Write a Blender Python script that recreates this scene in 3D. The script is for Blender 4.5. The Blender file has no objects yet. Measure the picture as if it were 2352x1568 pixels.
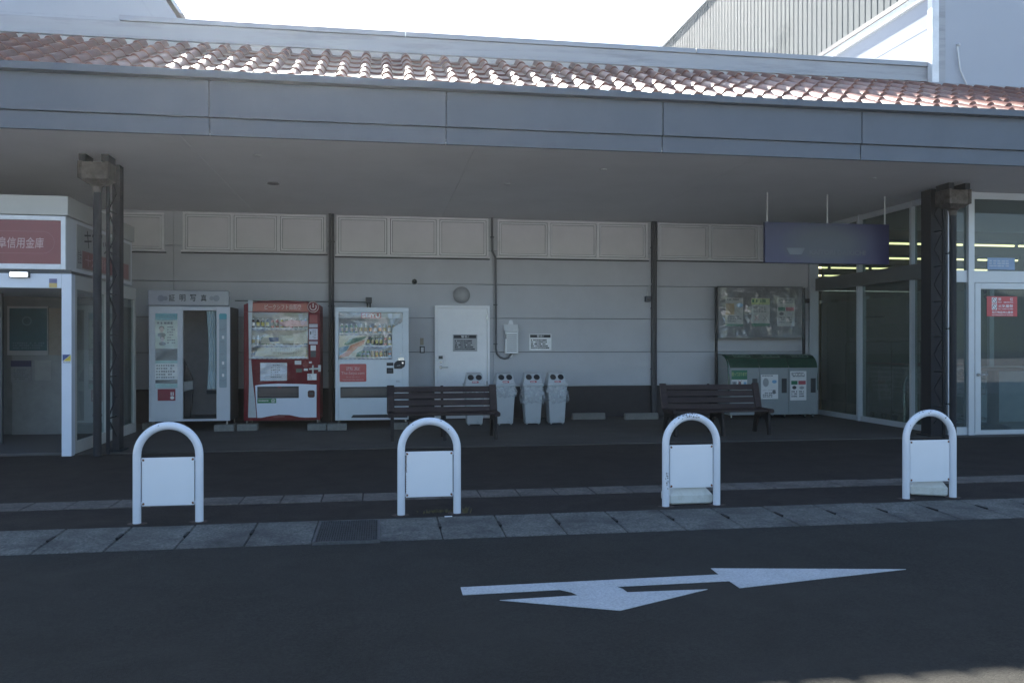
import bpy, math, random
from mathutils import Vector, Matrix
random.seed(7)
# ---------------------------------------------------------------- camera, world, sun, exposure
SC = bpy.context.scene
COL = SC.collection
CH = 1.4                                   # eye height
YAW = math.radians(9.0); CY, SY = math.cos(YAW), math.sin(YAW)
FP = 1900.0                                # focal length in units of a 2352 wide picture
cd = bpy.data.cameras.new('camera'); cam = bpy.data.objects.new('camera', cd); COL.objects.link(cam)
cam.location = (0, 0, CH); cam.rotation_euler = (math.radians(90), 0, -YAW)
cd.sensor_width = 36; cd.lens = 36*FP/2352; cd.shift_y = 4/2352; cd.clip_end = 2000; cd.clip_start = 0.05
SC.camera = cam
SUN = Vector((-0.14, 1.0, 0.71)).normalized()      # towards the sun
w = bpy.data.worlds.new('World'); SC.world = w; w.use_nodes = True
nt = w.node_tree; bg = nt.nodes['Background']; sky = nt.nodes.new('ShaderNodeTexSky')
sky.sky_type = 'NISHITA'; sky.sun_disc = False
sky.sun_elevation = math.asin(SUN.z); sky.sun_rotation = math.atan2(SUN.x, SUN.y)
sky.air_density = 1.0; sky.dust_density = 0.45; sky.ozone_density = 1.8; sky.altitude = 50
bg.inputs[1].default_value = 0.06; nt.links.new(sky.outputs[0], bg.inputs[0])
sl = bpy.data.lights.new('sun', 'SUN'); sl.energy = 5.0; sl.angle = math.radians(0.5); sl.color = (1, .95, .87)
so = bpy.data.objects.new('sun', sl); COL.objects.link(so); so.location = (0, 0, 30)
so.rotation_euler = SUN.to_track_quat('Z', 'Y').to_euler()
SC.view_settings.view_transform = 'Standard'; SC.view_settings.look = 'None'
SC.view_settings.gamma = 1.0; SC.view_settings.exposure = 2.6
SC.cycles.max_bounces = 10; SC.cycles.diffuse_bounces = 5; SC.cycles.transparent_max_bounces = 16
SC.cycles.use_denoising = True; SC.cycles.volume_bounces = 1
HZD, HZG = .0006, .78

# ---------------------------------------------------------------- measuring helpers: where a sight line of the survey meets a plane y = const
def wx(X, y):
    u = (X-1176)/FP; return y*(u*CY+SY)/(CY-u*SY)
def wz(X, Y, y):
    u = (X-1176)/FP; return CH + (788-Y)/FP*y/(CY-u*SY)
def gnd(X, Y, z=0.0):
    u = (X-1176)/FP; d = (CH-z)*FP/(Y-788); return d*(u*CY+SY), d*(CY-u*SY)
def rc(X0, Y0, X1, Y1, y):
    Xm, Ym = (X0+X1)/2, (Y0+Y1)/2
    return wx(X0, y), wx(X1, y), wz(Xm, Y1, y), wz(Xm, Y0, y)

# ---------------------------------------------------------------- materials
MATS = {}
def mat(name, col, rough=.6, var=.12, scale=6, bump=0., bscale=60, metal=0., spec=.5, coat=0., stretch=(1,1,1), dirt=None, dscale=1.5, dlo=.55, dhi=.75, tight=.2, mott=0., mscale=10):
    if name in MATS: return MATS[name]
    m = bpy.data.materials.new(name); m.use_nodes = True; n = m.node_tree; b = n.nodes['Principled BSDF']; L = n.links.new
    tc = n.nodes.new('ShaderNodeTexCoord'); mp = n.nodes.new('ShaderNodeMapping'); mp.inputs['Scale'].default_value = stretch
    L(tc.outputs['Object'], mp.inputs[0])
    no = n.nodes.new('ShaderNodeTexNoise'); no.inputs['Scale'].default_value = scale; no.inputs['Detail'].default_value = 6; no.inputs['Roughness'].default_value = .65
    L(mp.outputs[0], no.inputs['Vector'])
    cr = n.nodes.new('ShaderNodeValToRGB'); e = cr.color_ramp.elements
    e[0].position = .5-tight; e[1].position = .5+tight
    e[0].color = tuple(max(0, c*(1-var)) for c in col)+(1,); e[1].color = tuple(min(1, c*(1+var)) for c in col)+(1,)
    L(no.outputs[0], cr.inputs[0]); out = cr.outputs[0]
    if dirt:
        n2 = n.nodes.new('ShaderNodeTexNoise'); n2.inputs['Scale'].default_value = dscale; n2.inputs['Detail'].default_value = 8; n2.inputs['Roughness'].default_value = .7
        L(mp.outputs[0], n2.inputs['Vector'])
        r2 = n.nodes.new('ShaderNodeMapRange'); r2.inputs[1].default_value = dlo; r2.inputs[2].default_value = dhi
        L(n2.outputs[0], r2.inputs[0])
        mx = n.nodes.new('ShaderNodeMix'); mx.data_type = 'RGBA'; L(r2.outputs[0], mx.inputs['Factor']); L(out, mx.inputs['A']); mx.inputs['B'].default_value = tuple(dirt)+(1,)
        out = mx.outputs['Result']
    if mott:
        n3 = n.nodes.new('ShaderNodeTexNoise'); n3.inputs['Scale'].default_value = mscale; n3.inputs['Detail'].default_value = 7; n3.inputs['Roughness'].default_value = .75; n3.inputs['Distortion'].default_value = .6
        L(mp.outputs[0], n3.inputs['Vector'])
        r3 = n.nodes.new('ShaderNodeMapRange'); r3.inputs[1].default_value = .35; r3.inputs[2].default_value = .65; r3.inputs[3].default_value = 1-mott; r3.inputs[4].default_value = 1+mott
        L(n3.outputs[0], r3.inputs[0]); vm = n.nodes.new('ShaderNodeVectorMath'); vm.operation = 'SCALE'; L(out, vm.inputs[0]); L(r3.outputs[0], vm.inputs['Scale']); out = vm.outputs[0]
    L(out, b.inputs['Base Color'])
    b.inputs['Roughness'].default_value = rough; b.inputs['Metallic'].default_value = metal
    b.inputs['Specular IOR Level'].default_value = spec
    if coat: b.inputs['Coat Weight'].default_value = coat; b.inputs['Coat Roughness'].default_value = .08
    rr = n.nodes.new('ShaderNodeMapRange'); rr.inputs[3].default_value = max(0, rough-.08); rr.inputs[4].default_value = min(1, rough+.1)
    L(no.outputs[0], rr.inputs[0]); L(rr.outputs[0], b.inputs['Roughness'])
    if bump:
        nb = n.nodes.new('ShaderNodeTexNoise'); nb.inputs['Scale'].default_value = bscale; nb.inputs['Detail'].default_value = 4
        L(mp.outputs[0], nb.inputs['Vector'])
        bp = n.nodes.new('ShaderNodeBump'); bp.inputs['Strength'].default_value = bump; bp.inputs['Distance'].default_value = .01
        L(nb.outputs[0], bp.inputs['Height']); L(bp.outputs[0], b.inputs['Normal'])
    MATS[name] = m; return m
def clear(name, tint=(1,1,1), refl=1.6, rough=.02, wav=0., wscale=4, base=.04, film=0., filmcol=(.8,.85,.85)):
    """glass or vinyl film: see-through, with a fresnel reflection that may be wavy, and an optional milky part"""
    if name in MATS: return MATS[name]
    m = bpy.data.materials.new(name); m.use_nodes = True; n = m.node_tree; n.nodes.remove(n.nodes['Principled BSDF']); L = n.links.new
    o = n.nodes['Material Output']; t = n.nodes.new('ShaderNodeBsdfTransparent'); t.inputs[0].default_value = tuple(tint)+(1,)
    g = n.nodes.new('ShaderNodeBsdfGlossy'); g.inputs['Roughness'].default_value = rough
    fr = n.nodes.new('ShaderNodeFresnel'); fr.inputs['IOR'].default_value = refl
    mx = n.nodes.new('ShaderNodeMixShader'); gm = n.nodes.new('ShaderNodeNewGeometry'); fm = n.nodes.new('ShaderNodeMath'); fm.operation = 'SUBTRACT'; fm.use_clamp = True
    L(fr.outputs[0], fm.inputs[0]); L(gm.outputs['Backfacing'], fm.inputs[1]); L(fm.outputs[0], mx.inputs[0])
    L(t.outputs[0], mx.inputs[1]); L(g.outputs[0], mx.inputs[2]); last = mx
    if wav:
        tc = n.nodes.new('ShaderNodeTexCoord'); nb = n.nodes.new('ShaderNodeTexNoise'); nb.inputs['Scale'].default_value = wscale; nb.inputs['Detail'].default_value = 2.5
        nb.inputs['Distortion'].default_value = 1.2
        L(tc.outputs['Object'], nb.inputs['Vector'])
        bp = n.nodes.new('ShaderNodeBump'); bp.inputs['Strength'].default_value = 1; bp.inputs['Distance'].default_value = wav
        L(nb.outputs[0], bp.inputs['Height']); L(bp.outputs[0], g.inputs['Normal']); L(bp.outputs[0], fr.inputs['Normal'])
    if film:
        d = n.nodes.new('ShaderNodeBsdfDiffuse'); d.inputs[0].default_value = tuple(filmcol)+(1,)
        m2 = n.nodes.new('ShaderNodeMixShader'); m2.inputs[0].default_value = film
        L(mx.outputs[0], m2.inputs[1]); L(d.outputs[0], m2.inputs[2]); last = m2
        if wav:
            cr = n.nodes.new('ShaderNodeMapRange'); cr.inputs[1].default_value = .35; cr.inputs[2].default_value = .7; cr.inputs[3].default_value = film*.3; cr.inputs[4].default_value = film*2.2
            L(nb.outputs[0], cr.inputs[0]); L(cr.outputs[0], m2.inputs[0])
    L(last.outputs[0], o.inputs[0]); MATS[name] = m; return m
def emit(name, col, s):
    if name in MATS: return MATS[name]
    m = bpy.data.materials.new(name); m.use_nodes = True; b = m.node_tree.nodes['Principled BSDF']
    b.inputs['Base Color'].default_value = tuple(col)+(1,); b.inputs['Emission Color'].default_value = tuple(col)+(1,); b.inputs['Emission Strength'].default_value = s
    MATS[name] = m; return m

# ---------------------------------------------------------------- mesh builder
ORG = Vector((0, 0, 0))
class MB:
    def __init__(s): s.v = []; s.f = []; s.mi = []; s.sm = []; s.m = 0; s.T = None
    def _add(s, vs, fs, smooth=False):
        k = len(s.v)
        s.v += [(s.T @ Vector(p)) if s.T else Vector(p) for p in vs]
        for f in fs: s.f.append([i+k for i in f]); s.mi.append(s.m); s.sm.append(smooth)
        return s
    def box(s, x0, x1, y0, y1, z0, z1):
        x0, x1 = min(x0,x1), max(x0,x1); y0, y1 = min(y0,y1), max(y0,y1); z0, z1 = min(z0,z1), max(z0,z1)
        return s._add([(x0,y0,z0),(x1,y0,z0),(x1,y1,z0),(x0,y1,z0),(x0,y0,z1),(x1,y0,z1),(x1,y1,z1),(x0,y1,z1)],
                      [(0,3,2,1),(4,5,6,7),(0,1,5,4),(1,2,6,5),(2,3,7,6),(3,0,4,7)])
    def poly(s, pts, vec):                      # a flat outline given thickness along vec
        n = len(pts); v = Vector(vec); P = [Vector(p) for p in pts]
        a = sum((P[i].cross(P[(i+1)%n]) for i in range(n)), Vector())
        if a.dot(v) > 0: P.reverse()
        return s._add(P+[p+v for p in P], [tuple(range(n)), tuple(range(2*n-1, n-1, -1))]+[((i+1)%n, i, i+n, (i+1)%n+n) for i in range(n)])
    def quad(s, *p): return s._add(p, [tuple(range(len(p)))])
    def tube(s, path, r, n=12, cap=True, closed=False):
        P = [Vector(p) for p in path]; N = len(P); rs = r if isinstance(r, (list, tuple)) else [r]*N
        vs = []; fs = []; up = None
        for i, p in enumerate(P):
            if closed: t = P[(i+1)%N]-P[(i-1)%N]
            else: t = P[min(i+1, N-1)]-P[max(i-1, 0)]
            t.normalize()
            if up is None: up = Vector((0,0,1)) if abs(t.z) < .9 else Vector((1,0,0))
            a = t.cross(up); a.normalize(); b = a.cross(t); b.normalize(); up = b
            for k in range(n):
                an = 2*math.pi*k/n; vs.append(p+(a*math.cos(an)+b*math.sin(an))*rs[i])
        for i in range(N if closed else N-1):
            for k in range(n): j = (i+1)%N; fs.append((i*n+k, i*n+(k+1)%n, j*n+(k+1)%n, j*n+k))
        s._add(vs, fs, True)
        if cap and not closed: s._add(vs[:n], [tuple(range(n-1, -1, -1))]); s._add(vs[-n:], [tuple(range(n))])
        return s
    def lathe(s, prof, c, n=16, axis='z'):      # prof = [(r, h)]
        c = Vector(c); vs = []
        for r, h in prof:
            for k in range(n):
                a = 2*math.pi*k/n; u, v = r*math.cos(a), r*math.sin(a)
                vs.append(c+(Vector((u, v, h)) if axis == 'z' else Vector((u, -h, v)) if axis == 'y' else Vector((h, u, v))))
        fs = [(i*n+k, i*n+(k+1)%n, (i+1)*n+(k+1)%n, (i+1)*n+k) for i in range(len(prof)-1) for k in range(n)]
        s._add(vs, fs, True); s._add(vs[:n], [tuple(range(n-1, -1, -1))]); s._add(vs[-n:], [tuple(range(n))]); return s
    def build(s, name, mats, parent=None, bevel=0., local=False, seg=2):
        me = bpy.data.meshes.new(name); o = Vector((0,0,0)) if local else ORG
        me.from_pydata([tuple(p-o) for p in s.v], [], s.f)
        for m in (mats if isinstance(mats, (list, tuple)) else [mats]): me.materials.append(m)
        me.polygons.foreach_set('material_index', s.mi); me.polygons.foreach_set('use_smooth', s.sm); me.update()
        ob = bpy.data.objects.new(name, me); COL.objects.link(ob)
        if parent: ob.parent = parent
        elif not local: ob.location = o
        if bevel:
            bm = ob.modifiers.new('bevel', 'BEVEL'); bm.width = bevel; bm.segments = seg; bm.limit_method = 'ANGLE'; bm.angle_limit = math.radians(40)
        return ob
def B(*a): return MB().box(*a)
def thing(name, label, cat, loc=(0,0,0), group=None):
    global ORG
    o = bpy.data.objects.new(name, None); o.empty_display_size = .1; COL.objects.link(o); o.location = loc
    ORG = Vector(loc); o['label'] = label; o['category'] = cat
    if group: o['group'] = group
    return o
def tag(o, label, cat, group=None):
    o['label'] = label; o['category'] = cat
    if group: o['group'] = group
    return o
def single(name, label, cat, mb, mats, loc, group=None, bevel=0.):
    global ORG
    ORG = Vector(loc); o = mb.build(name, mats, None, bevel); return tag(o, label, cat, group)
def struct(name, mb, mats, kind='structure'):
    global ORG
    ORG = Vector((0,0,0)); o = mb.build(name, mats); o['kind'] = kind; return o
def copy_tree(o, parent=None):
    c = o.copy(); COL.objects.link(c); c.parent = parent
    for ch in o.children: copy_tree(ch, c)
    return c
def txt(s, x0, x1, z0, z1, y, m, parent, name='lettering', side=False, raw=None, thick=.002, bold=0., obl=0.):
    """lettering fitted into a rectangle; faces -y, or +x when side is True (then x0,x1 are y values and y is x)"""
    cu = bpy.data.curves.new('t', 'FONT'); cu.body = s; cu.size = 1; cu.resolution_u = 3; cu.offset = bold; cu.shear = obl; cu.align_x = 'LEFT'
    ob = bpy.data.objects.new('t', cu); COL.objects.link(ob)
    dg = bpy.context.evaluated_depsgraph_get(); me = bpy.data.meshes.new_from_object(ob.evaluated_get(dg))
    bpy.data.objects.remove(ob); bpy.data.curves.remove(cu)
    if not me.vertices: return None
    xs = [v.co.x for v in me.vertices]; ys = [v.co.y for v in me.vertices]
    a, b, c, d = min(xs), max(xs), min(ys), max(ys); sx = (x1-x0)/max(1e-6, b-a); sz = (z1-z0)/max(1e-6, d-c)
    mb = MB(); vs = []
    for v in me.vertices:
        p = x0+(v.co.x-a)*sx; q = z0+(v.co.y-c)*sz
        vs.append((y, p, q) if side else (p, y, q))
    mb._add(vs, [tuple(p.vertices) for p in me.polygons]); bpy.data.meshes.remove(me)
    if raw is not None:
        k = len(raw.v); raw.v += mb.v; raw.f += [[i+k for i in f] for f in mb.f]; raw.mi += [raw.m]*len(mb.f); raw.sm += mb.sm; return raw
    return mb.build(name, m, parent)
def arc(cx, cz, r, a0, a1, n, y):
    return [(cx+r*math.cos(math.radians(a0+(a1-a0)*i/n)), y, cz+r*math.sin(math.radians(a0+(a1-a0)*i/n))) for i in range(n+1)]
def rrect(x0, x1, z0, z1, r, y, n=4):
    p = []
    for cx, cz, a in ((x1-r, z0+r, -90), (x1-r, z1-r, 0), (x0+r, z1-r, 90), (x0+r, z0+r, 180)): p += arc(cx, cz, r, a, a+90, n, y)
    return p
def bars(mb, x0, x1, z0, z1, y, rows, fill=.45, th=.001, cell=None, seed=1):
    """rows of small illegible print as broken dashes"""
    rd = random.Random(seed); rh = (z1-z0)/rows; cell = cell or rh*.8
    for i in range(rows):
        z = z1-(i+.5)*rh; x = x0; end = x1-rd.random()*.25*(x1-x0)
        while x < end-cell*.5:
            wd = cell*(.55+.35*rd.random())
            if rd.random() < .88: mb.box(x, min(x+wd, end), y-th, y, z-rh*fill/2*(.7+.3*rd.random()), z+rh*fill/2)
            x += cell
    return mb

M_black = mat('black_paint', (.012,.012,.014), .5)
M_white = mat('white_paint', (.72,.74,.76), .35, var=.03)
M_paper = mat('white_paper', (.72,.72,.72), .6, var=.04)
M_ink = mat('black_ink', (.02,.02,.025), .5)
M_dgrey = mat('dark_grey_plastic', (.05,.052,.056), .45)
M_steel = mat('stainless_steel', (.55,.56,.57), .25, metal=1, var=.06)
M_alu = mat('anodised_aluminium', (.50,.51,.52), .42, var=.05, metal=.4)
M_red = mat('red_paint', (.2,.01,.012), .4, var=.06)
M_green = mat('green_paint', (.012,.09,.05), .4)
# ================================================================ setting
WALL = 15.1
asph = mat('asphalt', (.0235,.0235,.0205), .95, var=.35, scale=75, tight=.09, mott=.16, mscale=2.2, bump=1, bscale=160, spec=.25, dirt=(.031,.030,.026), dscale=.7, dlo=.4, dhi=.75)
walk = mat('old_asphalt', (.025,.021,.019), .93, var=.35, scale=55, tight=.1, mott=.3, mscale=2.5, bump=.9, bscale=220, spec=.25, dirt=(.032,.026,.022), dscale=.9, dlo=.45, dhi=.75)
conc = mat('porch_concrete', (.050,.048,.046), .8, var=.2, scale=30, tight=.1, mott=.25, mscale=1.3, bump=.3, bscale=150, dirt=(.034,.033,.031), dscale=.8, dlo=.45, dhi=.7)
gut = mat('gutter_concrete', (.105,.105,.095), .9, var=.35, scale=50, tight=.09, mott=.35, mscale=3.5, bump=.7, bscale=200, dirt=(.038,.037,.035), dscale=1.6, dlo=.45, dhi=.7)
pav = mat('edging_stone', (.105,.092,.08), .85, var=.3, scale=40, tight=.1, mott=.3, mscale=5, bump=.5, bscale=120, dirt=(.04,.035,.03), dscale=3, dlo=.5, dhi=.7)
ZR = -0.02
def sheet(x0, x1, y0, y1, z, nx=1):
    m = MB()
    for i in range(nx):
        a, b = x0+(x1-x0)*i/nx, x0+(x1-x0)*(i+1)/nx; m.quad((a,y0,z),(b,y0,z),(b,y1,z),(a,y1,z))
    return m
struct('asphalt_road', sheet(-400, 400, -400, 400, ZR), asph)
struct('unseen_bounce_ground', sheet(-60, 60, -45, 1.6, ZR+.004), mat('bounce_paving', (.31,.32,.335), .85, var=.1, scale=3))  # unseen pale ground added behind the viewer to bounce sun under the canopy
struct('walkway', sheet(-60, 60, 6.65, 11.1, 0.0), walk)
struct('porch_floor', B(-20, 20, 11.1, WALL, -.2, .012), conc)
# dished gutter of concrete slabs with open joints
m = MB(); pitch = .463; x = .445-pitch*60; k = 0
random.seed(3)
gl, gr_ = gnd(725, 1216)[0], gnd(875, 1216)[0]
while x < 30:
    a, b = x+.004, x+pitch-.004; j = random.uniform(-.002, .002)
    if not (b > gl+.02 and a < gr_-.02) :
        m._add([(a,6.0,ZR+.004),(b,6.0,ZR+.004),(b,6.14,ZR+.010+j),(b,6.66,.006+j),(a,6.66,.006+j),(a,6.14,ZR+.010+j),
                (a,6.0,-.12),(b,6.0,-.12),(b,6.66,-.12),(a,6.66,-.12)],
               [(0,1,2,5),(5,2,3,4),(6,7,1,0),(8,9,4,3),(7,8,3,2,1),(9,6,0,5,4)])
    x += pitch; k += 1
o = struct('gutter_slabs', m, gut)
md = o.modifiers.new('b', 'BEVEL'); md.width = .006; md.segments = 1
# handling slots at the joints
m = MB()
for i in range(-8, 16):
    x = .445+i*pitch
    if gl-.05 < x < gr_+.05: continue
    m.box(x-.010, x+.010, 6.30, 6.43, -.05, .006)
struct('gutter_joint_slots', m, mat('slot_dark', (.01,.01,.01), .9))
m = MB(); x = -14; random.seed(5)
while x < 25:
    l = .355+random.uniform(-.01, .01); z = .004+random.uniform(0, .004)
    m.box(x+.004, x+l-.006, 7.47+random.uniform(-.006,.006), 7.82, -.05, z); x += l
o = struct('edging_stones', m, pav); md = o.modifiers.new('b', 'BEVEL'); md.width = .005; md.segments = 1
# drain grating let into the gutter
g = thing('drain_grate', 'dark steel bar grating set in the kerb gutter between the two leftmost arch barriers', 'drain grate', ((gl+gr_)/2, 6.3, -.01))
ga, gb = gl+.01, gr_-.01
rust = mat('dull_steel', (.10,.105,.11), .6, metal=.6, var=.35, scale=30)
m = MB().box(ga-.004, gb+.004, 5.965, 5.985, -.03, .002).box(ga-.004, gb+.004, 6.63, 6.65, -.03, .008).box(ga-.004, ga+.012, 5.986, 6.629, -.03, .004).box(gb-.012, gb+.004, 5.986, 6.629, -.03, .004)
m.build('frame', rust, g)
m = MB(); n = 26
for i in range(n): xx = ga+.014+(gb-ga-.03)*i/(n-1); m.box(xx-.0025, xx+.0025, 5.986, 6.629, -.028, .004)
for i in range(9): yy = 6.03+i*.07; m.box(ga+.013, gb-.013, yy-.004, yy+.004, -.022, .0015)
m.build('bars', rust, g)
B(ga, gb, 5.97, 6.64, -.16, -.10).build('pit', mat('pit_dark', (.008,.008,.008), .95), g)
# painted arrow
pts = {}
A = [(1058,1347.5),(1651,1318),(1633,1304),(2081,1306),(1699,1349),(1675,1333),(1416,1346),(1430,1351),(1441,1359),(1625,1352),(1425,1400.5),(1148,1377),(1328,1366),(1314,1359),(1286,1353),(1063,1365)]
roadpaint = mat('road_paint', (.38,.40,.41), .8, var=.12, scale=60, tight=.08, mott=.10, mscale=5, bump=.5, bscale=120, dirt=(.18,.19,.19), dscale=9, dlo=.60, dhi=.72)
P = [gnd(X, Y, ZR+.004) for X, Y in A]
m = MB(); m.poly([(a, b, ZR+.001) for a, b in P], (0,0,.003)); struct('road_arrow', m, roadpaint)
# hills far behind the viewer, seen only in reflections
def hill(name, y0, amp, seed):
    rd = random.Random(seed); ph = [rd.uniform(0, 6.28) for _ in range(6)]; m = MB(); N = 90; top = []
    for i in range(N+1):
        x = -260+520*i/N; h = amp*(1+.35*math.sin(x*.013+ph[0])+.2*math.sin(x*.031+ph[1])+.07*math.sin(x*.11+ph[2])+.05*math.sin(x*.27+ph[3])); top.append((x, h))
    vs = []
    for x, h in top: vs += [(x, y0+amp*1.6, ZR-.5), (x, y0+amp*.6, h*.6), (x, y0, h), (x, y0-amp*2, ZR-.5)]
    fs = [(4*i+j, 4*i+j+1, 4*i+j+5, 4*i+j+4) for i in range(N) for j in range(3)]
    m._add(vs, fs, True); struct(name, m, mat('wooded_slope', (.035,.05,.03), .95, var=.5, scale=.3))
hill('wooded_hills', -130, 16, 4)

# ================================================================ store building with the canopy
wallm = mat('pale_render', (.49,.495,.515), .75, var=.05, scale=1.3, bump=.25, bscale=90, dirt=(.43,.435,.455), dscale=.9, dlo=.5, dhi=.85)
fasm = mat('fascia_metal', (.066,.084,.11), .5, mott=.06, mscale=1.4, var=.06, scale=1.2, spec=.5, dirt=(.056,.072,.096), dscale=.8)
sofm = mat('soffit_board', (.60,.60,.62), .8, var=.05, scale=1.2)
basem = mat('dark_base_paint', (.035,.033,.035), .8, var=.2, scale=10)
S = thing('store_building', 'long grey store front with blue grey canopy, red brown tiled eave and high windows', 'building', (0, WALL, 0))
XL, XR = -11.0, 14.0; XE = 8.27
m = MB()
for zz in (.62, 1.24, 1.86, 2.48, 3.10):
    top = min(3.70, zz+.62)-.007; x = XL
    for xb in (wx(399, WALL), wx(758, WALL), wx(1133, WALL), wx(1502, WALL), XE):
        m.box(x+.003, xb-.003, WALL, WALL+.12, zz+.002, top); x = xb
m.build('wall', wallm, S, bevel=.004)
B(XL, XE-.002, WALL+.10, WALL+.3, 0, 3.9).build('wall_backing', mat('joint_sealant', (.10,.10,.10), .8), S)
m = B(XL, XE, WALL+.02, WALL+.11, 0, .60); m.build('base_band', basem, S)
B(XL, XE, WALL-.02, WALL+.10, .602, .618).build('drip_ledge', M_alu, S)
# soffit and fascia
FY = 9.5; SZ = 3.70; FT = 4.31
m = MB(); xs = [XL, wx(740, 9.6), wx(1300, 9.6), wx(1900, 9.6), XR]
jx = [XL, -6.4, -2.2, 1.1, 4.6, 8.1, XR]
for i in range(len(jx)-1): m.box(jx[i]+.003, jx[i+1]-.003, FY+.05, WALL+.3, SZ, SZ+.06)
m.build('soffit', sofm, S)
B(XL, XR, FY+.12, WALL+.3, SZ+.05, SZ+.12).build('canopy_deck', M_dgrey, S)
seam = [XL]+[wx(X, FY) for X in (480, 1025, 1523, 1980)]+[wx(2500, FY), XR]
seam.insert(1, wx(-120, FY))
zl = wz(1176, 0, FY)*0+SZ+.185
for i in range(len(seam)-1):
    a, b = seam[i]+.006, seam[i+1]-.006
    m = B(a, b, FY, FY+.05, zl, FT-.024); m.box(a, b, FY+.035, FY+.08, SZ-.01, zl-.004)
    m.build('fascia_panel', fasm, S, bevel=.004)
B(XL, XR, FY-.10, FY-.07, FT-.022, FT+.058).box(XL, XR, FY-.069, FY+.07, FT-.022, FT-.014).build('eave_gutter_lip', fasm, S, bevel=.006)
B(XL, XR, FY+.05, FY+.15, SZ+.02, FT-.03).build('fascia_backing', M_dgrey, S)
# tiled eave
PY, SL = 11.54, .49
tile = mat('glazed_clay_tile', (.185,.072,.045), .36, var=.25, scale=5, spec=.42, mott=.22, mscale=1.1, bump=.15, bscale=60, dirt=(.085,.038,.03), dscale=2.2, dlo=.45, dhi=.75)
m = MB(); TW = .262; rows = 6; LS = (PY-FY+.05)/math.cos(math.atan(SL))/rows; ca, sa = math.cos(math.atan(SL)), math.sin(math.atan(SL))
prof = []
for t in (0, .012, .04, .085, .14, .195, .25, .305, .36, .415, .46, .488, .5, .62, .75, .88, 1.0):
    h = .070*math.sin(math.pi*t/.5)**.62 if t < .5 else -.006*math.sin(math.pi*(t-.5)/.5)
    prof.append((t, h))
random.seed(11)
nx = int((XR-XL)/TW)
for r in range(rows):
    for c in range(nx):
        x0 = XL+c*TW; jt = random.uniform(-.004, .004); js = random.uniform(-.006, .006)
        vs = []
        for t, h in prof:
            for q in (0, 1, 2):
                if q == 0: s_, lift = r*LS-.03+js, .0+jt
                elif q == 1: s_, lift = r*LS-.03+js, .028+jt
                else: s_, lift = (r+1)*LS, .002
                hh = h+lift
                vs.append((x0+t*TW, FY-.03+s_*ca-hh*sa, FT+.012+s_*sa+hh*ca))
        fs = []
        for k in range(16):
            for q in (0, 1): a = k*3+q; fs.append((a, a+3, a+4, a+1))
        m._add(vs, fs, False)
        for i in range(1, 33, 2): m.sm[-33+i] = True
o = m.build('roof_tiles', tile, S)
m = MB(); 
m._add([(XL, FY+.02, FT-.06), (XR, FY+.02, FT-.06), (XR, PY, FT-.06+(PY-FY)*SL-.03), (XL, PY, FT-.06+(PY-FY)*SL-.03)], [(0,1,2,3)])
m.build('roof_underlay', M_dgrey, S)
# mortar fill in the valleys under the parapet
mort = mat('lime_mortar', (.50,.47,.45), .9)
m = MB(); zt = FT+.012+(PY-FY+.03)*SL
m.box(XL, XR, PY-.10, PY-.001, zt-.08, zt+.025)
m.build('mortar_fill', mort, S, bevel=.01)
# parapet
parm = mat('parapet_metal', (.30,.315,.34), .5, var=.06, scale=2, dirt=(.17,.18,.195), dscale=2.2, dlo=.48, dhi=.75, stretch=(.35,1,3.5))
pz0, pz1 = 5.41, 5.63
XP = wx(2140, PY); XC = wx(275, PY)
m = B(XL, XP, PY, PY+.25, pz0+.03, pz1); m.box(XL, XP+.02, PY-.035, PY, pz0-.01, pz0+.025); m.build('parapet', parm, S, bevel=.004)
ps = [XC, wx(932, PY-.03), wx(1600, PY-.03), XP+.01]
for i in range(3): B(ps[i]+.003, ps[i+1]-.003, PY-.03, PY+.3, pz1+.002, pz1+.07).build('parapet_cap', mat('cap_metal', (.27,.29,.32), .4, var=.05, metal=.2), S, bevel=.006)
B(XL, XR, PY+.3, 34, pz0-.2, pz0-.1).build('flat_roof', mat('roof_membrane', (.25,.25,.26), .8), S)
B(XL, XL+.2, WALL+.3, 34, 0, pz0-.2).build('end_wall', wallm, S)
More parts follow.
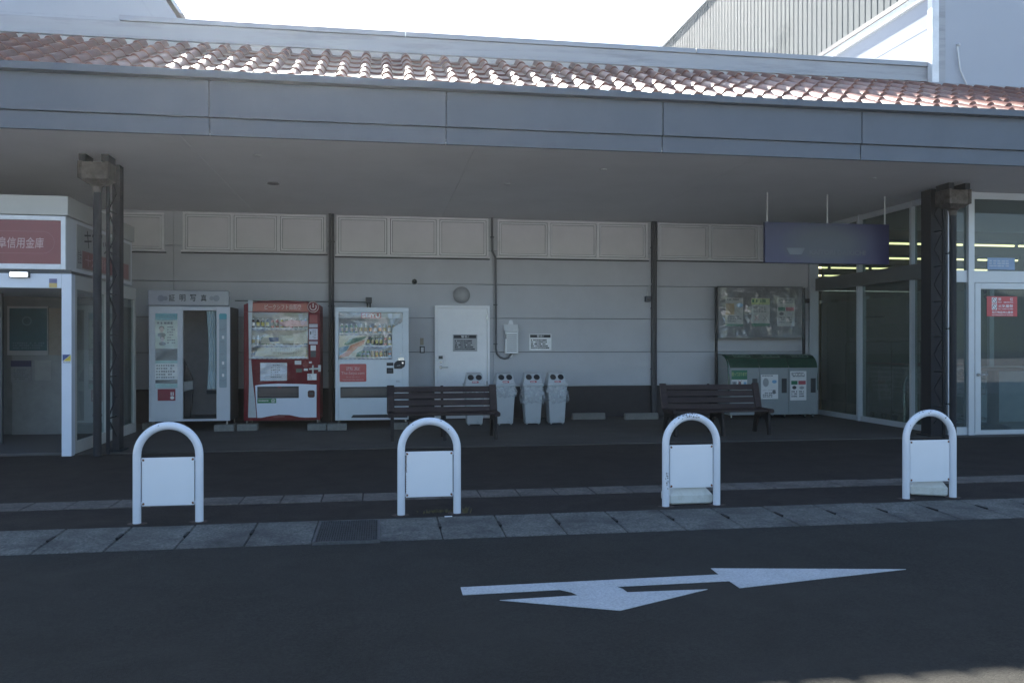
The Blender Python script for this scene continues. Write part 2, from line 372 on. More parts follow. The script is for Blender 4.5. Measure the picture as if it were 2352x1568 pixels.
# high windows
frm = mat('window_frame_grey', (.72,.71,.715), .45, var=.04)
fro = mat('frosted_pane', (.68,.655,.66), .16, var=.06, scale=1.5, spec=.6)
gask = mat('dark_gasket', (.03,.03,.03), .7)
def ribbon(Xs, Y0, Y1, panes):
    a, b = wx(Xs[0], WALL), wx(Xs[1], WALL); z1, z0 = wz(Xs[0], Y0, WALL), wz(Xs[0], Y1, WALL); z1 = min(z1, 3.685)
    y = WALL
    f = MB(); f.box(a, b, y-.05, y-.001, z0, z0+.03).box(a, b, y-.05, y-.001, z1-.035, z1).box(a, a+.035, y-.05, y-.001, z0+.031, z1-.036).box(b-.035, b, y-.05, y-.001, z0+.031, z1-.036)
    f.box(a-.02, b+.02, y-.10, y-.052, z0-.015, z0+.012)
    w_ = (b-a-.07)/panes
    for i in range(1, panes): f.box(a+.035+w_*i-.028, a+.035+w_*i+.028, y-.045, y-.001, z0+.031, z1-.036)
    W = f.build('window', frm, S, bevel=.003)
    B(a+.035, b-.035, y-.004, y-.0015, z0+.031, z1-.036).build('gasket', gask, W)
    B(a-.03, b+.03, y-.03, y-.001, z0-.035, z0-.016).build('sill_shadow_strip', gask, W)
    for i in range(panes):
        p0, p1 = a+.035+w_*i+(.028 if i else 0), a+.035+w_*(i+1)-(.028 if i < panes-1 else 0)
        s_ = MB(); e = .028; g_ = .010; q0, q1, r0, r1 = p0+g_, p1-g_, z0+.031+g_, z1-.036-g_
        s_.box(q0, q1, y-.035, y-.006, r0, r0+e).box(q0, q1, y-.035, y-.006, r1-e, r1).box(q0, q0+e, y-.035, y-.006, r0+e, r1-e).box(q1-e, q1, y-.035, y-.006, r0+e, r1-e)
        s_.build('sash', frm, W)
        B(q0+e+.007, q1-e-.007, y-.014, y-.006, r0+e+.007, r1-e-.007).build('pane', fro, W)
ribbon((40, 378), 482, 571, 3); ribbon((421, 749), 487, 577, 3); ribbon((773, 1121), 494, 587, 3); ribbon((1142, 1486), 505, 591, 3); ribbon((1509, 1856), 512, 596, 3)
# wall mounted dark posts and pipes
dpm = mat('dark_pipe_paint', (.045,.045,.05), .5)
for X in (758.5, 1502.5):
    x = wx(X, WALL-.1); m = B(x-.03, x+.018, WALL-.09, WALL-.002, .0, 3.7); m.tube([(x+.045, WALL-.06, 0), (x+.045, WALL-.06, 3.7)], .022, 10)
    for z in (.9, 2.05, 3.2): m.box(x-.045, x+.075, WALL-.03, WALL-.001, z, z+.02)
    m.build('wall_post', dpm, S)
# white service door
dy = WALL-.01
a, b, z0, z1 = rc(998, 702, 1124, 960, dy); z0 = .03
dm = mat('white_door_paint', (.86,.85,.86), .3, var=.03, dirt=(.50,.50,.52), dscale=2.5, dlo=.6, dhi=.85)
D = MB().box(a, a+.045, dy-.07, dy, z0, z1).box(b-.045, b, dy-.07, dy, z0, z1).box(a+.046, b-.046, dy-.07, dy, z1-.05, z1).build('door', dm, S, bevel=.004)
B(a+.049, b-.049, dy-.045, dy-.002, z0, z1-.053).build('leaf', dm, D, bevel=.003)
c = wx(1012, dy)
m = MB(); m.lathe([(.026,0),(.028,.01),(.02,.02)], (c, dy-.045, wz(1012, 843, dy)), 16, 'y').tube([(c, dy-.06, wz(1012,843,dy)), (c, dy-.10, wz(1012,843,dy)), (c+.03, dy-.105, wz(1012,843,dy)), (c+.13, dy-.10, wz(1012,843,dy))], .009, 10)
m.build('handle', M_steel, D)
MB().lathe([(.022,0),(.022,.012),(.012,.014)], (c, dy-.045, wz(1012, 831.5, dy)), 16, 'y').build('lock', M_steel, D)
B(c-.04, c+.035, dy-.052, dy-.045, wz(1012,824,dy), wz(1012,817,dy)).build('name_plate', M_dgrey, D)
for Y in (731, 768+155-40):
    z = wz(1117, Y, dy); B(b-.062, b-.046, dy-.078, dy-.0705, z-.07, z+.07).build('hinge', M_steel, D)
# columns of the canopy: steel post, rain pipe in front and lacing between
lac = mat('column_paint', (.018,.021,.026), .6, var=.12, spec=.2)
hopm = mat('weathered_zinc', (.10,.088,.08), .55, var=.45, scale=14, dirt=(.05,.038,.03), dscale=9, dlo=.5, dhi=.65, metal=.3)
for a_, b_, y1_, y2_, px_ in ((-3.42, -3.33, 11.33, 11.50, -3.45), (8.11, 8.32, 11.22, 11.45, 8.20)):
    py_ = 10.86; cx = px_
    m = MB().box(a_, b_, y1_, y1_+.015, .03, 3.7).box(a_, b_, y2_-.015, y2_, .03, 3.7).box(a_, a_+.012, y1_+.0151, y2_-.0151, .03, 3.7).box(b_-.012, b_, y1_+.0151, y2_-.0151, .03, 3.7)
    m.box(a_-.05, b_+.05, y1_-.05, y2_+.05, .013, .03)
    C = m.build('canopy_column', lac, S, bevel=.002)
    ye = y1_-.001; lx = (a_+.05); m = MB().box(lx-.02, lx+.02, 10.99, 11.02, .013, 3.7); z = .2; k = 0
    while z < 3.5:
        p_, q_ = (11.01, ye) if k % 2 else (ye, 11.01); m.tube([(lx, p_, z), (lx, q_, z+.26)], .009, 6)
        if k % 2: m.tube([(lx, 11.0, z), (lx, ye, z)], .009, 6)
        z += .26; k += 1
    m.build('lacing', lac, C)
    m = MB().tube([(px_, py_, .012), (px_, py_, 3.30)], .048, 16)
    for z in (.5, 1.6, 2.7): m.lathe([(.054,0),(.054,.03)], (px_, py_, z), 16); m.box(px_-.01, px_+.01, py_+.03, 11.0, z+.005, z+.02)
    m.build('rain_pipe', lac, C)
    hz0, hz1 = 3.35, 3.60
    m = MB(); w0, w1 = .10, .165
    m._add([(px_-w0,py_-.09,hz0),(px_+w0,py_-.09,hz0),(px_+w0,py_+.09,hz0),(px_-w0,py_+.09,hz0),(px_-w1,py_-.15,hz0+.05),(px_+w1,py_-.15,hz0+.05),(px_+w1,py_+.15,hz0+.05),(px_-w1,py_+.15,hz0+.05),
            (px_-w1,py_-.15,hz1),(px_+w1,py_-.15,hz1),(px_+w1,py_+.15,hz1),(px_-w1,py_+.15,hz1)],
           [(3,2,1,0),(0,1,5,4),(1,2,6,5),(2,3,7,6),(3,0,4,7),(4,5,9,8),(5,6,10,9),(6,7,11,10),(7,4,8,11),(8,9,10,11)])
    m.box(px_-w1-.012, px_-w1+.03, py_-.165, py_+.15, hz0+.05, hz1+.01).box(px_+w1-.03, px_+w1+.012, py_-.165, py_+.15, hz0+.05, hz1+.01)
    m.lathe([(.05,-.10),(.06,-.03),(.10,0)], (px_, py_, hz0), 14)
    m.build('rain_hopper', hopm, C, bevel=.006)
    for s_ in (-1, 1): B(px_+s_*.13-.04, px_+s_*.13+.04, py_-.14, py_+.14, hz1+.011, 3.698).build('hopper_bracket', lac, C)
# recessed lamps in the soffit
for X, Y in ((628, 421), (590, 357), (1165, 422), (1385, 389), (2005, 409)):
    x, y = wx(X, 1), 0
    u = (X-1176)/FP; d = 2.3*FP/(788-Y); x, y = d*(u*CY+SY), d*(CY-u*SY)
    r = .085 if X == 628 else .05
    lm = M_dgrey if X == 628 else M_alu
    MB().lathe([(r, -.012), (r*1.0, 0)], (x, y, SZ), 20).build('soffit_fitting', lm, S)
# plastered upper storeys and the metal clad hall
upm = mat('upper_render', (.33,.36,.41), .9, var=.03, scale=1, dirt=(.35,.375,.41), dscale=.7)
U = thing('upper_storey', 'pale blue grey upper storey with a slanting edge above the left eave', 'building', (wx(200, PY), PY, pz1))
y = PY+.02; zb = pz0+.04
def fp(X, Y, y): return (wx(X, y), y, wz(X, Y, y))
E0, E1 = fp(413, 50, y), fp(340, -60, y)
s_ = (E1[0]-E0[0])/(E1[2]-E0[2]); ztop = 8.2
m = MB(); m.poly([(XL, y, pz1-.1), (E0[0]+s_*(pz1-.1-E0[2]), y, pz1-.1), (E0[0]+s_*(ztop-E0[2]), y, ztop), (XL, y, ztop)], (0, 7, 0)); m.build('wall', upm, U)
f0, f1 = fp(351, 42, y), fp(323, 0, y); s2 = (f1[0]-f0[0])/(f1[2]-f0[2])
m = MB(); jd = mat('joint_line', (.30,.33,.38), .7)
m.poly([(f0[0], y-.003, f0[2]), (f0[0]+.018, y-.003, f0[2]), (f0[0]+.018+s2*(ztop-f0[2]), y-.003, ztop), (f0[0]+s2*(ztop-f0[2]), y-.003, ztop)], (0,.0025,0))
g0 = fp(0, 27, y); g1 = fp(275, 39, y); m.box(XL, g1[0], y-.003, y-.0005, g0[2]-.006, g0[2]+.006)
m.build('panel_joint', jd, U)
m = MB(); e = .05
m.poly([(E0[0]+.002, y-.03, E0[2]+.1), (E0[0]+e, y-.03, E0[2]+.1), (E0[0]+e+s_*(ztop-E0[2]-.1), y-.03, ztop), (E0[0]+s_*(ztop-E0[2]-.1), y-.03, ztop)], (0, 7.1, 0)); m.build('edge_trim', M_alu, U)

K = thing('corner_block', 'tall pale plastered block standing above the tiled eave at the right', 'building', (wx(2240, PY), PY, 5.4))
kx = wx(2142, PY-.12); ky = PY-.12; kb = wz(2160, 207, ky)+.07; kt = 6.78
m = B(kx, XR, ky, 30, kb+.02, kt); m.build('wall', upm, K)
m = B(kx-.012, kx+.10, ky-.012, ky+.10, kb+.03, kt); m.build('corner_trim', mat('white_trim', (.66,.68,.70), .4), K, bevel=.004)
m = B(kx-.03, XR, ky-.05, ky-.001, kb-.03, kb+.03); m.box(kx+.09, kx+.21, ky-.01, ky-.0005, kb+.031, kt); m.build('base_flashing', parm, K, bevel=.004)
m = MB()
for z in (5.62, 6.23): m.box(kx-.003, kx-.0005, ky+.1, 30, z-.007, z+.007)
m.build('panel_joint', jd, K)
B(kx-.05, XR, ky+.1, 30, kt-.10, kt+.10).build('roof_edge', mat('white_trim', (.66,.68,.70), .4), K, bevel=.01)
m = B(kx-.07, kx-.0505, ky+.1, 30, kt+.03, kt+.11); m.build('drip_edge', M_dgrey, K)
def bp(X, Y, y): return (wx(X, y), y, wz(X, Y, y))
q = [(3770, 185), (3772, 205), (3781, 278), (3810, 343), (3885, 387)]
m = MB().tube([bp(a/1.7143, b/1.7143, ky-.05) for a, b in q], .014, 8); m.lathe([(.025,0),(.025,.04),(.012,.05)], bp(3770/1.7143, 180/1.7143, ky-.0), 12, 'y')
m.build('conduit', M_alu, K)
H = thing('metal_hall', 'high hall clad in pale ribbed sheet metal with dull stains behind the roof', 'building', (12, 30, 0))
hall = mat('ribbed_sheet_metal', (.12,.135,.14), .8, var=.05, scale=.8, metal=0, spec=.1, dirt=(.085,.10,.105), dscale=.22, dlo=.5, dhi=.56)
y0h, y1h = 15.5, 46; zh = wz(1627, 0, wx(1,1)*0+29.2)
m = MB(); rp = .26; nr = int((y1h-y0h)/rp); vs = []
for i in range(nr):
    a_ = y0h+i*rp
    for dx, dyy in ((0, 0), (0, .20), (.035, .225), (.035, .245)): vs += [(12+dx, a_+dyy, 5), (12+dx, a_+dyy, zh)]
fs = [(2*i, 2*i+1, 2*i+3, 2*i+2) for i in range(len(vs)//2-1)]
m._add(vs, fs); m.build('ribbed_cladding', hall, H)
B(12.05, 30, y0h, y1h, 5, zh-.02).build('hall_body', hall, H)
B(11.93, 12.25, y0h, y1h, zh-.02, zh+.10).build('roof_edge', mat('dark_trim', (.16,.20,.24), .5), H)
# ================================================================ arch barriers
tubem = mat('white_enamel', (.66,.69,.74), .32, var=.025, coat=.3, dirt=(.55,.57,.60), dscale=5, dlo=.6, dhi=.85)
chip = mat('chipped_paint', (.09,.08,.08), .8, var=.3)
rustm = mat('rust', (.16,.06,.025), .9, var=.4, scale=60)
panm = mat('white_panel', (.74,.76,.79), .4, var=.02, dirt=(.62,.64,.67), dscale=4, dlo=.6, dhi=.9)
spec = [(314.5, 458, 968, 1050, 1160, 'white steel arch barrier farthest left, in front of the photo booth'),
        (921.5, 1050, 958, 1036, 1140, 'white arch barrier with rust streaks down its panel edge, in front of the left bench'),
        (1529, 1646, 948, 1021, 1119, 'white arch barrier with chipped paint on its crown, in front of the right bench'),
        (2081, 2188.5, 940, 1010, 1105, 'white arch barrier farthest right, in front of the glass entrance')]
BY = 6.8
for n_, (X0, X1, Yt, P0, P1, lab) in enumerate(spec):
    a, b = wx(X0, BY), wx(X1, BY); R = .031; c = (a+b)/2; r = (b-a)/2; zt_ = wz((X0+X1)/2, Yt, BY)-R
    g = thing('arch_barrier', lab, 'barrier', (c, BY, 0), 'arch barriers along the kerb')
    path = [(a, BY, -.02), (a, BY, .2), (a, BY, zt_-r-.02)]+[(c-r*math.cos(math.radians(t)), BY, zt_-r+r*math.sin(math.radians(t))) for t in range(0, 181, 9)]+[(b, BY, zt_-r-.02), (b, BY, .2), (b, BY, -.02)]
    MB().tube(path, R, 20).build('arch_tube', tubem, g)
    p0, p1 = wz((X0+X1)/2, P1, BY), wz((X0+X1)/2, P0, BY)
    m = MB().box(a+R+.006, b-R-.006, BY-.006, BY+.008, p0, p1); P_ = m.build('panel', panm, g, bevel=.002)
    m = MB(); m2 = MB()
    for xx, sx in ((a+R, 1), (b-R, -1)):
        for zz in (p0+.018, p1-.018):
            m.box(xx-.002*sx, xx+.028*sx, BY+.0085, BY+.014, zz-.012, zz+.012)
            m2.lathe([(.008,0),(.008,.004),(.004,.006)], (xx+.018*sx, BY-.006, zz), 8, 'y')
            random.seed(int(zz*1000)+n_)
    m.build('bracket', tubem, g); m2.build('bolt', rustm, g)
    m = MB(); random.seed(20+n_)
    def blot(x, z, sx, sz, y=BY-.0072):
        k = 9; m.poly([(x+sx*random.uniform(.5,1)*math.cos(6.283*i/k), y, z+sz*random.uniform(.5,1)*math.sin(6.283*i/k)) for i in range(k)], (0, .001, 0))
    for zz in (p0+.012, p1-.014):
        blot(a+R+.016, zz, .010, .008); blot(b-R-.016, zz, .010, .008)
    if n_ == 1:
        for i in range(16): blot(a+R+.009+random.uniform(0,.004), p1-.03-i*.0085-random.random()*.004, .0035, .008)
        for i in range(8): blot(a+R+.008, p0+.03+i*.02, .0025, .009)
    m.build('rust_stain', rustm, P_)
    nch = {0: 2, 1: 3, 2: 42, 3: 16}[n_]; m = MB()
    for i in range(nch):
        t = math.radians(random.gauss(92, 16 if n_ == 2 else 28)); sz = random.uniform(.003, .008)
        # small flakes lying on the tube skin
        ph = random.uniform(-1.2, .5)*1; rr = r+(R+.0006)*math.sin(random.uniform(-.4, 1.2)+.3); yy = BY-math.sqrt(max(0, (R+.0008)**2-(rr-r)**2))
        cx_, cz_ = c+rr*math.cos(t), zt_-r+rr*math.sin(t); nrm = Vector(((rr-r)*math.cos(t), yy-BY, (rr-r)*math.sin(t))).normalized(); u_ = nrm.orthogonal().normalized(); v_ = nrm.cross(u_)
        m.poly([Vector((cx_,yy,cz_))+u_*sz*random.uniform(.5,1.3)*math.cos(6.283*k/7)+v_*sz*random.uniform(.4,1.1)*math.sin(6.283*k/7) for k in range(7)], nrm*.001)
    if n_ == 2:
        for i in range(14): blot(a+random.uniform(-.012, .012), random.uniform(.16, .29), random.uniform(.002,.006), random.uniform(.004,.012), BY-R-.0005)
    m.build('paint_chip', chip, g)
    for xx in (a, b):
        m = MB(); k = 14; m.poly([(xx+(.07+random.uniform(-.012,.012))*math.cos(6.283*i/k), BY+(.05+random.uniform(-.01,.01))*math.sin(6.283*i/k), -.004) for i in range(k)], (0,0,.008))
        m.build('mortar_collar', mat('brown_mortar', (.065,.045,.038), .9, var=.3, scale=30), g)
    if n_ == 0: first_b = g
# plastic weights behind two of the barriers
wtm = mat('aged_white_plastic', (.64,.65,.61), .5, var=.06, scale=8, dirt=(.42,.42,.37), dscale=7, dlo=.5, dhi=.8)
def weight(X0, X1, Yb, yc, rot, lab, d=.12):
    a, b = wx(X0, yc-.12), wx(X1, yc-.12); c = (a+b)/2; w_ = (b-a)/2; h1, h2 = .080, .165
    o = thing('sign_weight', lab, 'weight', (c, yc, .0), 'plastic ballast weights behind the barriers')
    m = MB(); t = .62
    def ring(s, z): return [(c-w_*s, yc-d*s, z), (c+w_*s, yc-d*s, z), (c+w_*s, yc+d*s, z), (c-w_*s, yc+d*s, z)]
    L0 = ring(.92, .003)+ring(1, .02)+ring(1, h1)+ring(t, h2)
    fs = [(3,2,1,0)]+[(4*k+i, 4*k+(i+1)%4, 4*k+4+(i+1)%4, 4*k+4+i) for k in range(3) for i in range(4)]+[(12,13,14,15)]
    m._add(L0, fs); bdy = m.build('body', wtm, o, bevel=.012, seg=3)
    MB().lathe([(.028,0),(.028,.012),(.02,.016)], (c, yc, h2-.002), 14).build('filler_cap', wtm, o)
    o.rotation_euler.z = rot
weight(1539, 1638, 1160, 6.97, .0, 'off white plastic ballast weight with sloping sides behind the barrier with chipped crown')
weight(2112, 2184, 1137, 6.98, -.42, 'off white plastic ballast weight set slightly askew behind the rightmost arch barrier', .10)

# ================================================================ benches
wood = mat('dark_stained_wood', (.036,.025,.025), .6, spec=.2, var=.35, scale=5, stretch=(1,12,12), bump=.4, bscale=8, dirt=(.06,.043,.043), dscale=1.2)
iron = mat('dark_cast_iron', (.016,.014,.015), .6, spec=.2, var=.2)
bt = thing('park_bench', '', 'bench', (0,0,0), 'slatted benches under the canopy')
W2 = .79
for i, (z, yb) in enumerate(((.405, .20), (.505, .235), (.605, .27), (.70, .305))):
    m = MB(); m.T = Matrix.Translation((0, yb, z)) @ Matrix.Rotation(-.30, 4, 'X'); m.box(-W2+.06, W2-.06, -.014, .014, -.042, .042)
    m.build('back_slat', wood, bt, bevel=.004)
for y in (-.21, -.10, .01, .12):
    B(-W2, W2, y-.048, y+.048, .352, .380).build('seat_slat', wood, bt, bevel=.006)
for x in (-W2+.03, W2-.03):
    m = MB(); m.T = Matrix.Translation((x, .25, .55)) @ Matrix.Rotation(-.32, 4, 'X'); m.box(-.055, .055, -.035, -.012, -.21, .22); m.build('back_frame', wood, bt, bevel=.012)
    m = MB(); m.T = Matrix.Translation((x, -.03, .366)); m.box(-.045, .045, -.25, .22, -.035, .030); m.build('seat_end', wood, bt, bevel=.02)
for x in (-W2+.05, 0, W2-.05):
    m = MB(); hw = .022
    pr = [(-.27,0),(-.20,0),(-.185,.10),(-.13,.21),(-.03,.265),(.06,.265),(.15,.20),(.215,.08),(.235,0),(.305,0),(.28,.12),(.235,.25),(.225,.345),(-.23,.345),(-.245,.20)]
    m.poly([(x-hw, a, b) for a, b in pr], (2*hw, 0, 0)); m.build('leg', iron, bt, bevel=.005)
    m = MB(); m.T = Matrix.Translation((x, .255, .56)) @ Matrix.Rotation(-.32, 4, 'X'); m.box(-.02, .02, .01, .03, -.24, .21); m.build('back_brace', iron, bt, bevel=.004)
bt2 = copy_tree(bt)
bt.location = (.90, 12.08, .012); bt2.location = (5.07, 12.0, .012)
bt['label'] = 'dark brown slatted bench on iron legs in front of the white door and recycling bins'
bt2['label'] = 'dark brown slatted bench on iron legs beside the green lidded collection box'

# ================================================================ photo booth
VY = 13.8
PBY = 13.7
pw = mat('booth_grey_white', (.52,.54,.58), .35, var=.03, dirt=(.46,.48,.52), dscale=2)
pwd = mat('booth_header_grey', (.30,.31,.35), .18, var=.05, coat=.5)
x0, x1, z0, z1 = rc(342, 704, 528, 967, PBY); dp = .80
G = thing('photo_booth', 'grey white identity photo booth with an open doorway and pale curtain', 'photo booth', ((x0+x1)/2, PBY, 0))
ox0, ox1, oz0, oz1 = rc(420, 713, 497, 962, PBY)
m = MB().box(x0, ox0-.001, PBY, PBY+.04, z0, z1).box(ox1+.001, x1, PBY, PBY+.04, z0, z1).box(ox0, ox1, PBY, PBY+.04, oz1, z1).box(ox0, ox1, PBY, PBY+.04, z0, oz0)
sh = MB(); sh.box(x0, x0+.03, PBY+.041, PBY+dp, z0, z1).box(x1-.03, x1, PBY+.041, PBY+dp, z0, z1).box(x0+.031, x1-.031, PBY+dp-.03, PBY+dp, z0, z1).box(x0+.031, x1-.031, PBY+.041, PBY+dp-.031, z0, z0+.04).box(x0+.031, x1-.031, PBY+.041, PBY+dp-.031, z1-.04, z1)
CB = m.build('cabinet', pw, G, bevel=.004); sh.build('shell', mat('dark_shell', (.06,.062,.068), .5), G)
m = MB(); pa, pb, pc, pd_ = rc(347, 711, 416, 961, PBY); m.box(pa, pb, PBY-.012, PBY-.001, pc, pd_); m.build('left_panel', pw, G, bevel=.004)
hx0, hx1, hz0, hz1 = rc(341, 667, 527, 703, PBY)
Hd = MB().box(hx0, hx1, PBY-.07, PBY+.06, hz0+.004, hz1).build('header', pwd, G, bevel=.02)
a, b, c, d = rc(388, 677, 475, 691, PBY-.07); n4 = (b-a)/4.35
for i, ch in enumerate('証明写真'):
    cx_ = a+i*(b-a-n4*.7)/3
    txt(ch, cx_, cx_+n4*.68, c-.005, d+.005, PBY-.0745, M_ink, Hd, 'lettering', bold=.012)
m = MB(); dot = mat('header_dot', (.17,.18,.22), .3)
for X, r in ((369.5, .05), (380, .034), (486, .034), (497, .05)):
    m.lathe([(r,0),(r,.002)], (wx(X, PBY-.07), PBY-.0705, wz(X, 685, PBY-.07)), 20, 'y')
m.build('round_mark', dot, Hd)
# poster column
py_ = PBY-.013
def pr(mb_name, X0, Y0, X1, Y1, y, m_, parent, th=.002, bevel=0):
    a, b, c, d = rc(X0, Y0, X1, Y1, y); return B(a, b, y-th, y, c, d).build(mb_name, m_, parent, bevel=bevel)
teal = mat('teal_print', (.06,.30,.36), .4); ptint = mat('pale_green_print', (.50,.58,.52), .4); lteal = mat('light_teal_print', (.28,.48,.47), .4)
PO = pr('poster', 357, 735, 407.5, 800, py_, ptint, G)
pr('poster_heading', 357, 720, 407.5, 734.8, py_, teal, PO); pr('mint_band', 357, 828, 407.5, 834, py_, lteal, PO); pr('grey_band', 357, 872, 407.5, 880, py_, M_dgrey, PO)
pr('mint_foot', 357, 880.5, 407.5, 890, py_, lteal, PO); pr('dark_photo_band', 357, 800.5, 407.5, 827.5, py_, mat('print_grey', (.13,.14,.15), .4), PO); pr('sample_sheet', 357, 834.5, 407.5, 871.5, py_, M_paper, PO)
skin = mat('printed_skin', (.50,.42,.38), .5); hairp = mat('printed_hair', (.03,.028,.028), .6); ge = mat('grey_print', (.16,.17,.18), .5)
m = MB(); m2 = MB(); m3 = MB()
def ell(mb, cx_, cz_, rx, rz, y, n=18, th=.001): mb.poly([(cx_+rx*math.cos(6.283*i/n), y-th, cz_+rz*math.sin(6.283*i/n)) for i in range(n)], (0, th, 0))
for X, Y, s_ in ((371.5, 757, 1.0), (373, 779, .85)):
    cx_, cz_ = wx(X, py_), wz(X, Y, py_)
    ell(m3, cx_, cz_-.082*s_, .062*s_, .035*s_, py_-.0025); ell(m2, cx_, cz_+.022*s_, .040*s_, .036*s_, py_-.0025); ell(m, cx_, cz_, .033*s_, .045*s_, py_-.004)
    for q in (-1, 1): ell(m2, cx_+q*.013*s_, cz_+.006*s_, .006*s_, .0035*s_, py_-.0055)
    ell(m2, cx_, cz_-.024*s_, .010*s_, .003*s_, py_-.0055)
m3.build('printed_shirt', ge, PO); m.build('printed_face', skin, PO); m2.build('printed_hair', hairp, PO)
m = MB(); a, b, c, d = rc(384, 748, 405, 790, py_); bars(m, a, b, c, d, py_-.002, 7, seed=2); a, b, c, d = rc(361, 738, 405, 746, py_); bars(m, a, b, c, d, py_-.002, 1, cell=.05, fill=.7, seed=4)
a, b, c, d = rc(359, 836, 406, 870, py_); bars(m, a, b, c, d, py_-.002, 5, cell=.035, fill=.6, seed=9); m.build('fine_print', ge, PO)
a, b, c, d = rc(356, 719, 409, 891, py_); B(a, b, py_-.016, py_-.013, c, d).build('plastic_cover', clear('poster_vinyl', refl=1.8, rough=.05, wav=.08, wscale=2.5, film=.04), G)
RS = pr('red_sticker', 362, 893, 403, 920, py_, mat('crimson_print', (.22,.02,.04), .4), G)
m = MB(); a, b, c, d = rc(392, 900, 399, 908, py_); m.box(a, a+(b-a)*.35, py_-.003, py_-.002, c, d).box(b-(b-a)*.35, b, py_-.003, py_-.002, c, d)
ell(m, wx(395.5, py_), wz(395.5, 913, py_), .03, .026, py_-.002); m.build('white_print', M_paper, RS)
rs = mat('strip_grey_blue', (.25,.32,.36), .4)
a, b, c, d = rc(503.5, 720, 521, 890, PBY); m = MB(); m.poly(rrect(a, b, c, d, .02, PBY-.003), (0,.002,0)); ST = m.build('instruction_strip', rs, G)
a, b, c, d = rc(503.5, 720, 521, 733, PBY); m = MB(); m.poly(rrect(a, b, c, d, .02, PBY-.005), (0,.0015,0)); m.build('strip_heading', teal, ST)
m = MB()
for Y in (774, 833, 861): a, b, c, d = rc(510, Y-3, 515, Y+4, PBY); m.box(a, b, PBY-.005, PBY-.0035, c, d)
m.build('white_mark', M_paper, ST)
m = MB()
for Y in (756, 785, 813, 845, 873): a, b, c, d = rc(506, Y-2, 519, Y+2, PBY); bars(m, a, b, c, d, PBY-.0035, 2, seed=int(Y))
m.build('fine_print', ge, ST)
# inside: backdrop, curtain, stool
B(x0+.04, x1-.04, PBY+dp-.06, PBY+dp-.035, z0+.045, z1-.045).build('backdrop', mat('booth_inner_grey', (.22,.22,.23), .7), G)
m = MB(); a, b = wx(474, PBY+.1), wx(499, PBY+.1); zt_, zb_ = wz(490, 714, PBY+.1), wz(490, 893, PBY+.1); N = 40; vs = []
for i in range(N+1):
    t = i/N
    for j in range(6):
        q = j/5; xl = a+(.045 if q < .9 else .05)*math.sin(q*2.8)*.8; xx = xl+(b-xl)*t
        vs.append((xx, PBY+.10+.018*math.sin(t*22)*(1-.3*q), zt_+(zb_-zt_)*q))
m._add(vs, [(i*6+j, i*6+j+1, i*6+j+7, i*6+j+6) for i in range(N) for j in range(5)], True)
m.build('curtain', mat('pale_blue_curtain', (.42,.52,.56), .7), G)
pr('curtain_weight', 475, 896, 497, 904, PBY+.09, M_black, G, .02)
m = MB(); a = ox0+.0; vs = []
def cut(Y): return wz(425, Y, PBY+.12)
for Y, w_ in ((825,.0),(840,.04),(860,.075),(880,.11)): vs.append((Y, w_))
m.poly([(a-.02, PBY+.12, cut(822)), (a+.03, PBY+.12, cut(838)), (a+.085, PBY+.12, cut(856)), (a+.125, PBY+.12, cut(873)), (a-.02, PBY+.12, cut(876))], (0,.06,0)); m.build('dark_drape', M_black, G, bevel=.01)
m = MB(); m.poly([(a-.02, PBY+.118, cut(877)), (a+.125, PBY+.118, cut(874)), (a+.13, PBY+.118, cut(893)), (a-.02, PBY+.118, cut(899))], (0,.06,0)); m.build('pale_band', mat('band_grey', (.22,.23,.23), .6), G, bevel=.008)
m = MB(); m.poly([(a-.02, PBY+.12, cut(900)), (a+.125, PBY+.12, cut(894)), (a+.11, PBY+.12, cut(925)), (a+.085, PBY+.12, cut(958)), (a-.02, PBY+.12, cut(958))], (0,.06,0)); m.build('dark_skirt', M_black, G, bevel=.01)
m = MB()
for X in (350, 520): 
    xx = wx(X, PBY); 
    for yy in (PBY+.06, PBY+dp-.06): m.lathe([(.03,.0),(.03,.012),(.012,.02),(.012,.0+z0)], (xx, yy, .095 if yy < PBY+.2 else .013), 10) if 0 else m.tube([(xx, yy, .10 if yy < PBY+.2 else .0), (xx, yy, z0+.005)], .012, 8)
m.build('foot', M_steel, G)

# ================================================================ drinks machines
dcols = [('green_tea',(.05,.16,.05)),('dark_cola',(.05,.015,.01)),('water_blue',(.20,.35,.5)),('milk_tea',(.45,.33,.20)),('black_coffee',(.03,.025,.022)),('orange_juice',(.6,.22,.03)),('soda_white',(.55,.58,.6)),('lemon',(.6,.5,.08)),('red_label',(.4,.03,.03)),('gold_can',(.4,.28,.10))]
DM = [mat('drink_'+n, c, .25, var=.15, scale=25, coat=.5) for n, c in dcols]
bprof = [(.0,0),(.022,0),(.026,.006),(.026,.10),(.027,.11),(.024,.13),(.012,.152),(.011,.166)]
def proto_b(mi):
    m = MB().lathe([(.022,0),(.0265,.006),(.0265,.045)], (0,0,0), 12); m.m = 1; m.lathe([(.027,.045),(.027,.105)], (0,0,0), 12); m.m = 0; m.lathe([(.0265,.105),(.024,.128),(.011,.150)], (0,0,0), 12); m.m = 2; m.lathe([(.013,.150),(.013,.168)], (0,0,0), 10)
    me = m.build('drink_bottle', [DM[mi], M_paper if mi % 2 else DM[(mi+3)%10], M_white], None, local=True); return me
def proto_c(mi):
    m = MB().lathe([(.022,0),(.0255,.006),(.0255,.050)], (0,0,0), 12); m.m = 1; m.lathe([(.0256,.050),(.0256,.085)], (0,0,0), 12); m.m = 0; m.lathe([(.0255,.085),(.0255,.112),(.022,.120)], (0,0,0), 12)
    return m.build('drink_can', [DM[mi], DM[(mi*3+2)%10]], None, local=True)
PB_ = [proto_b(i) for i in range(10)]; PC_ = [proto_c(i) for i in range(10)]
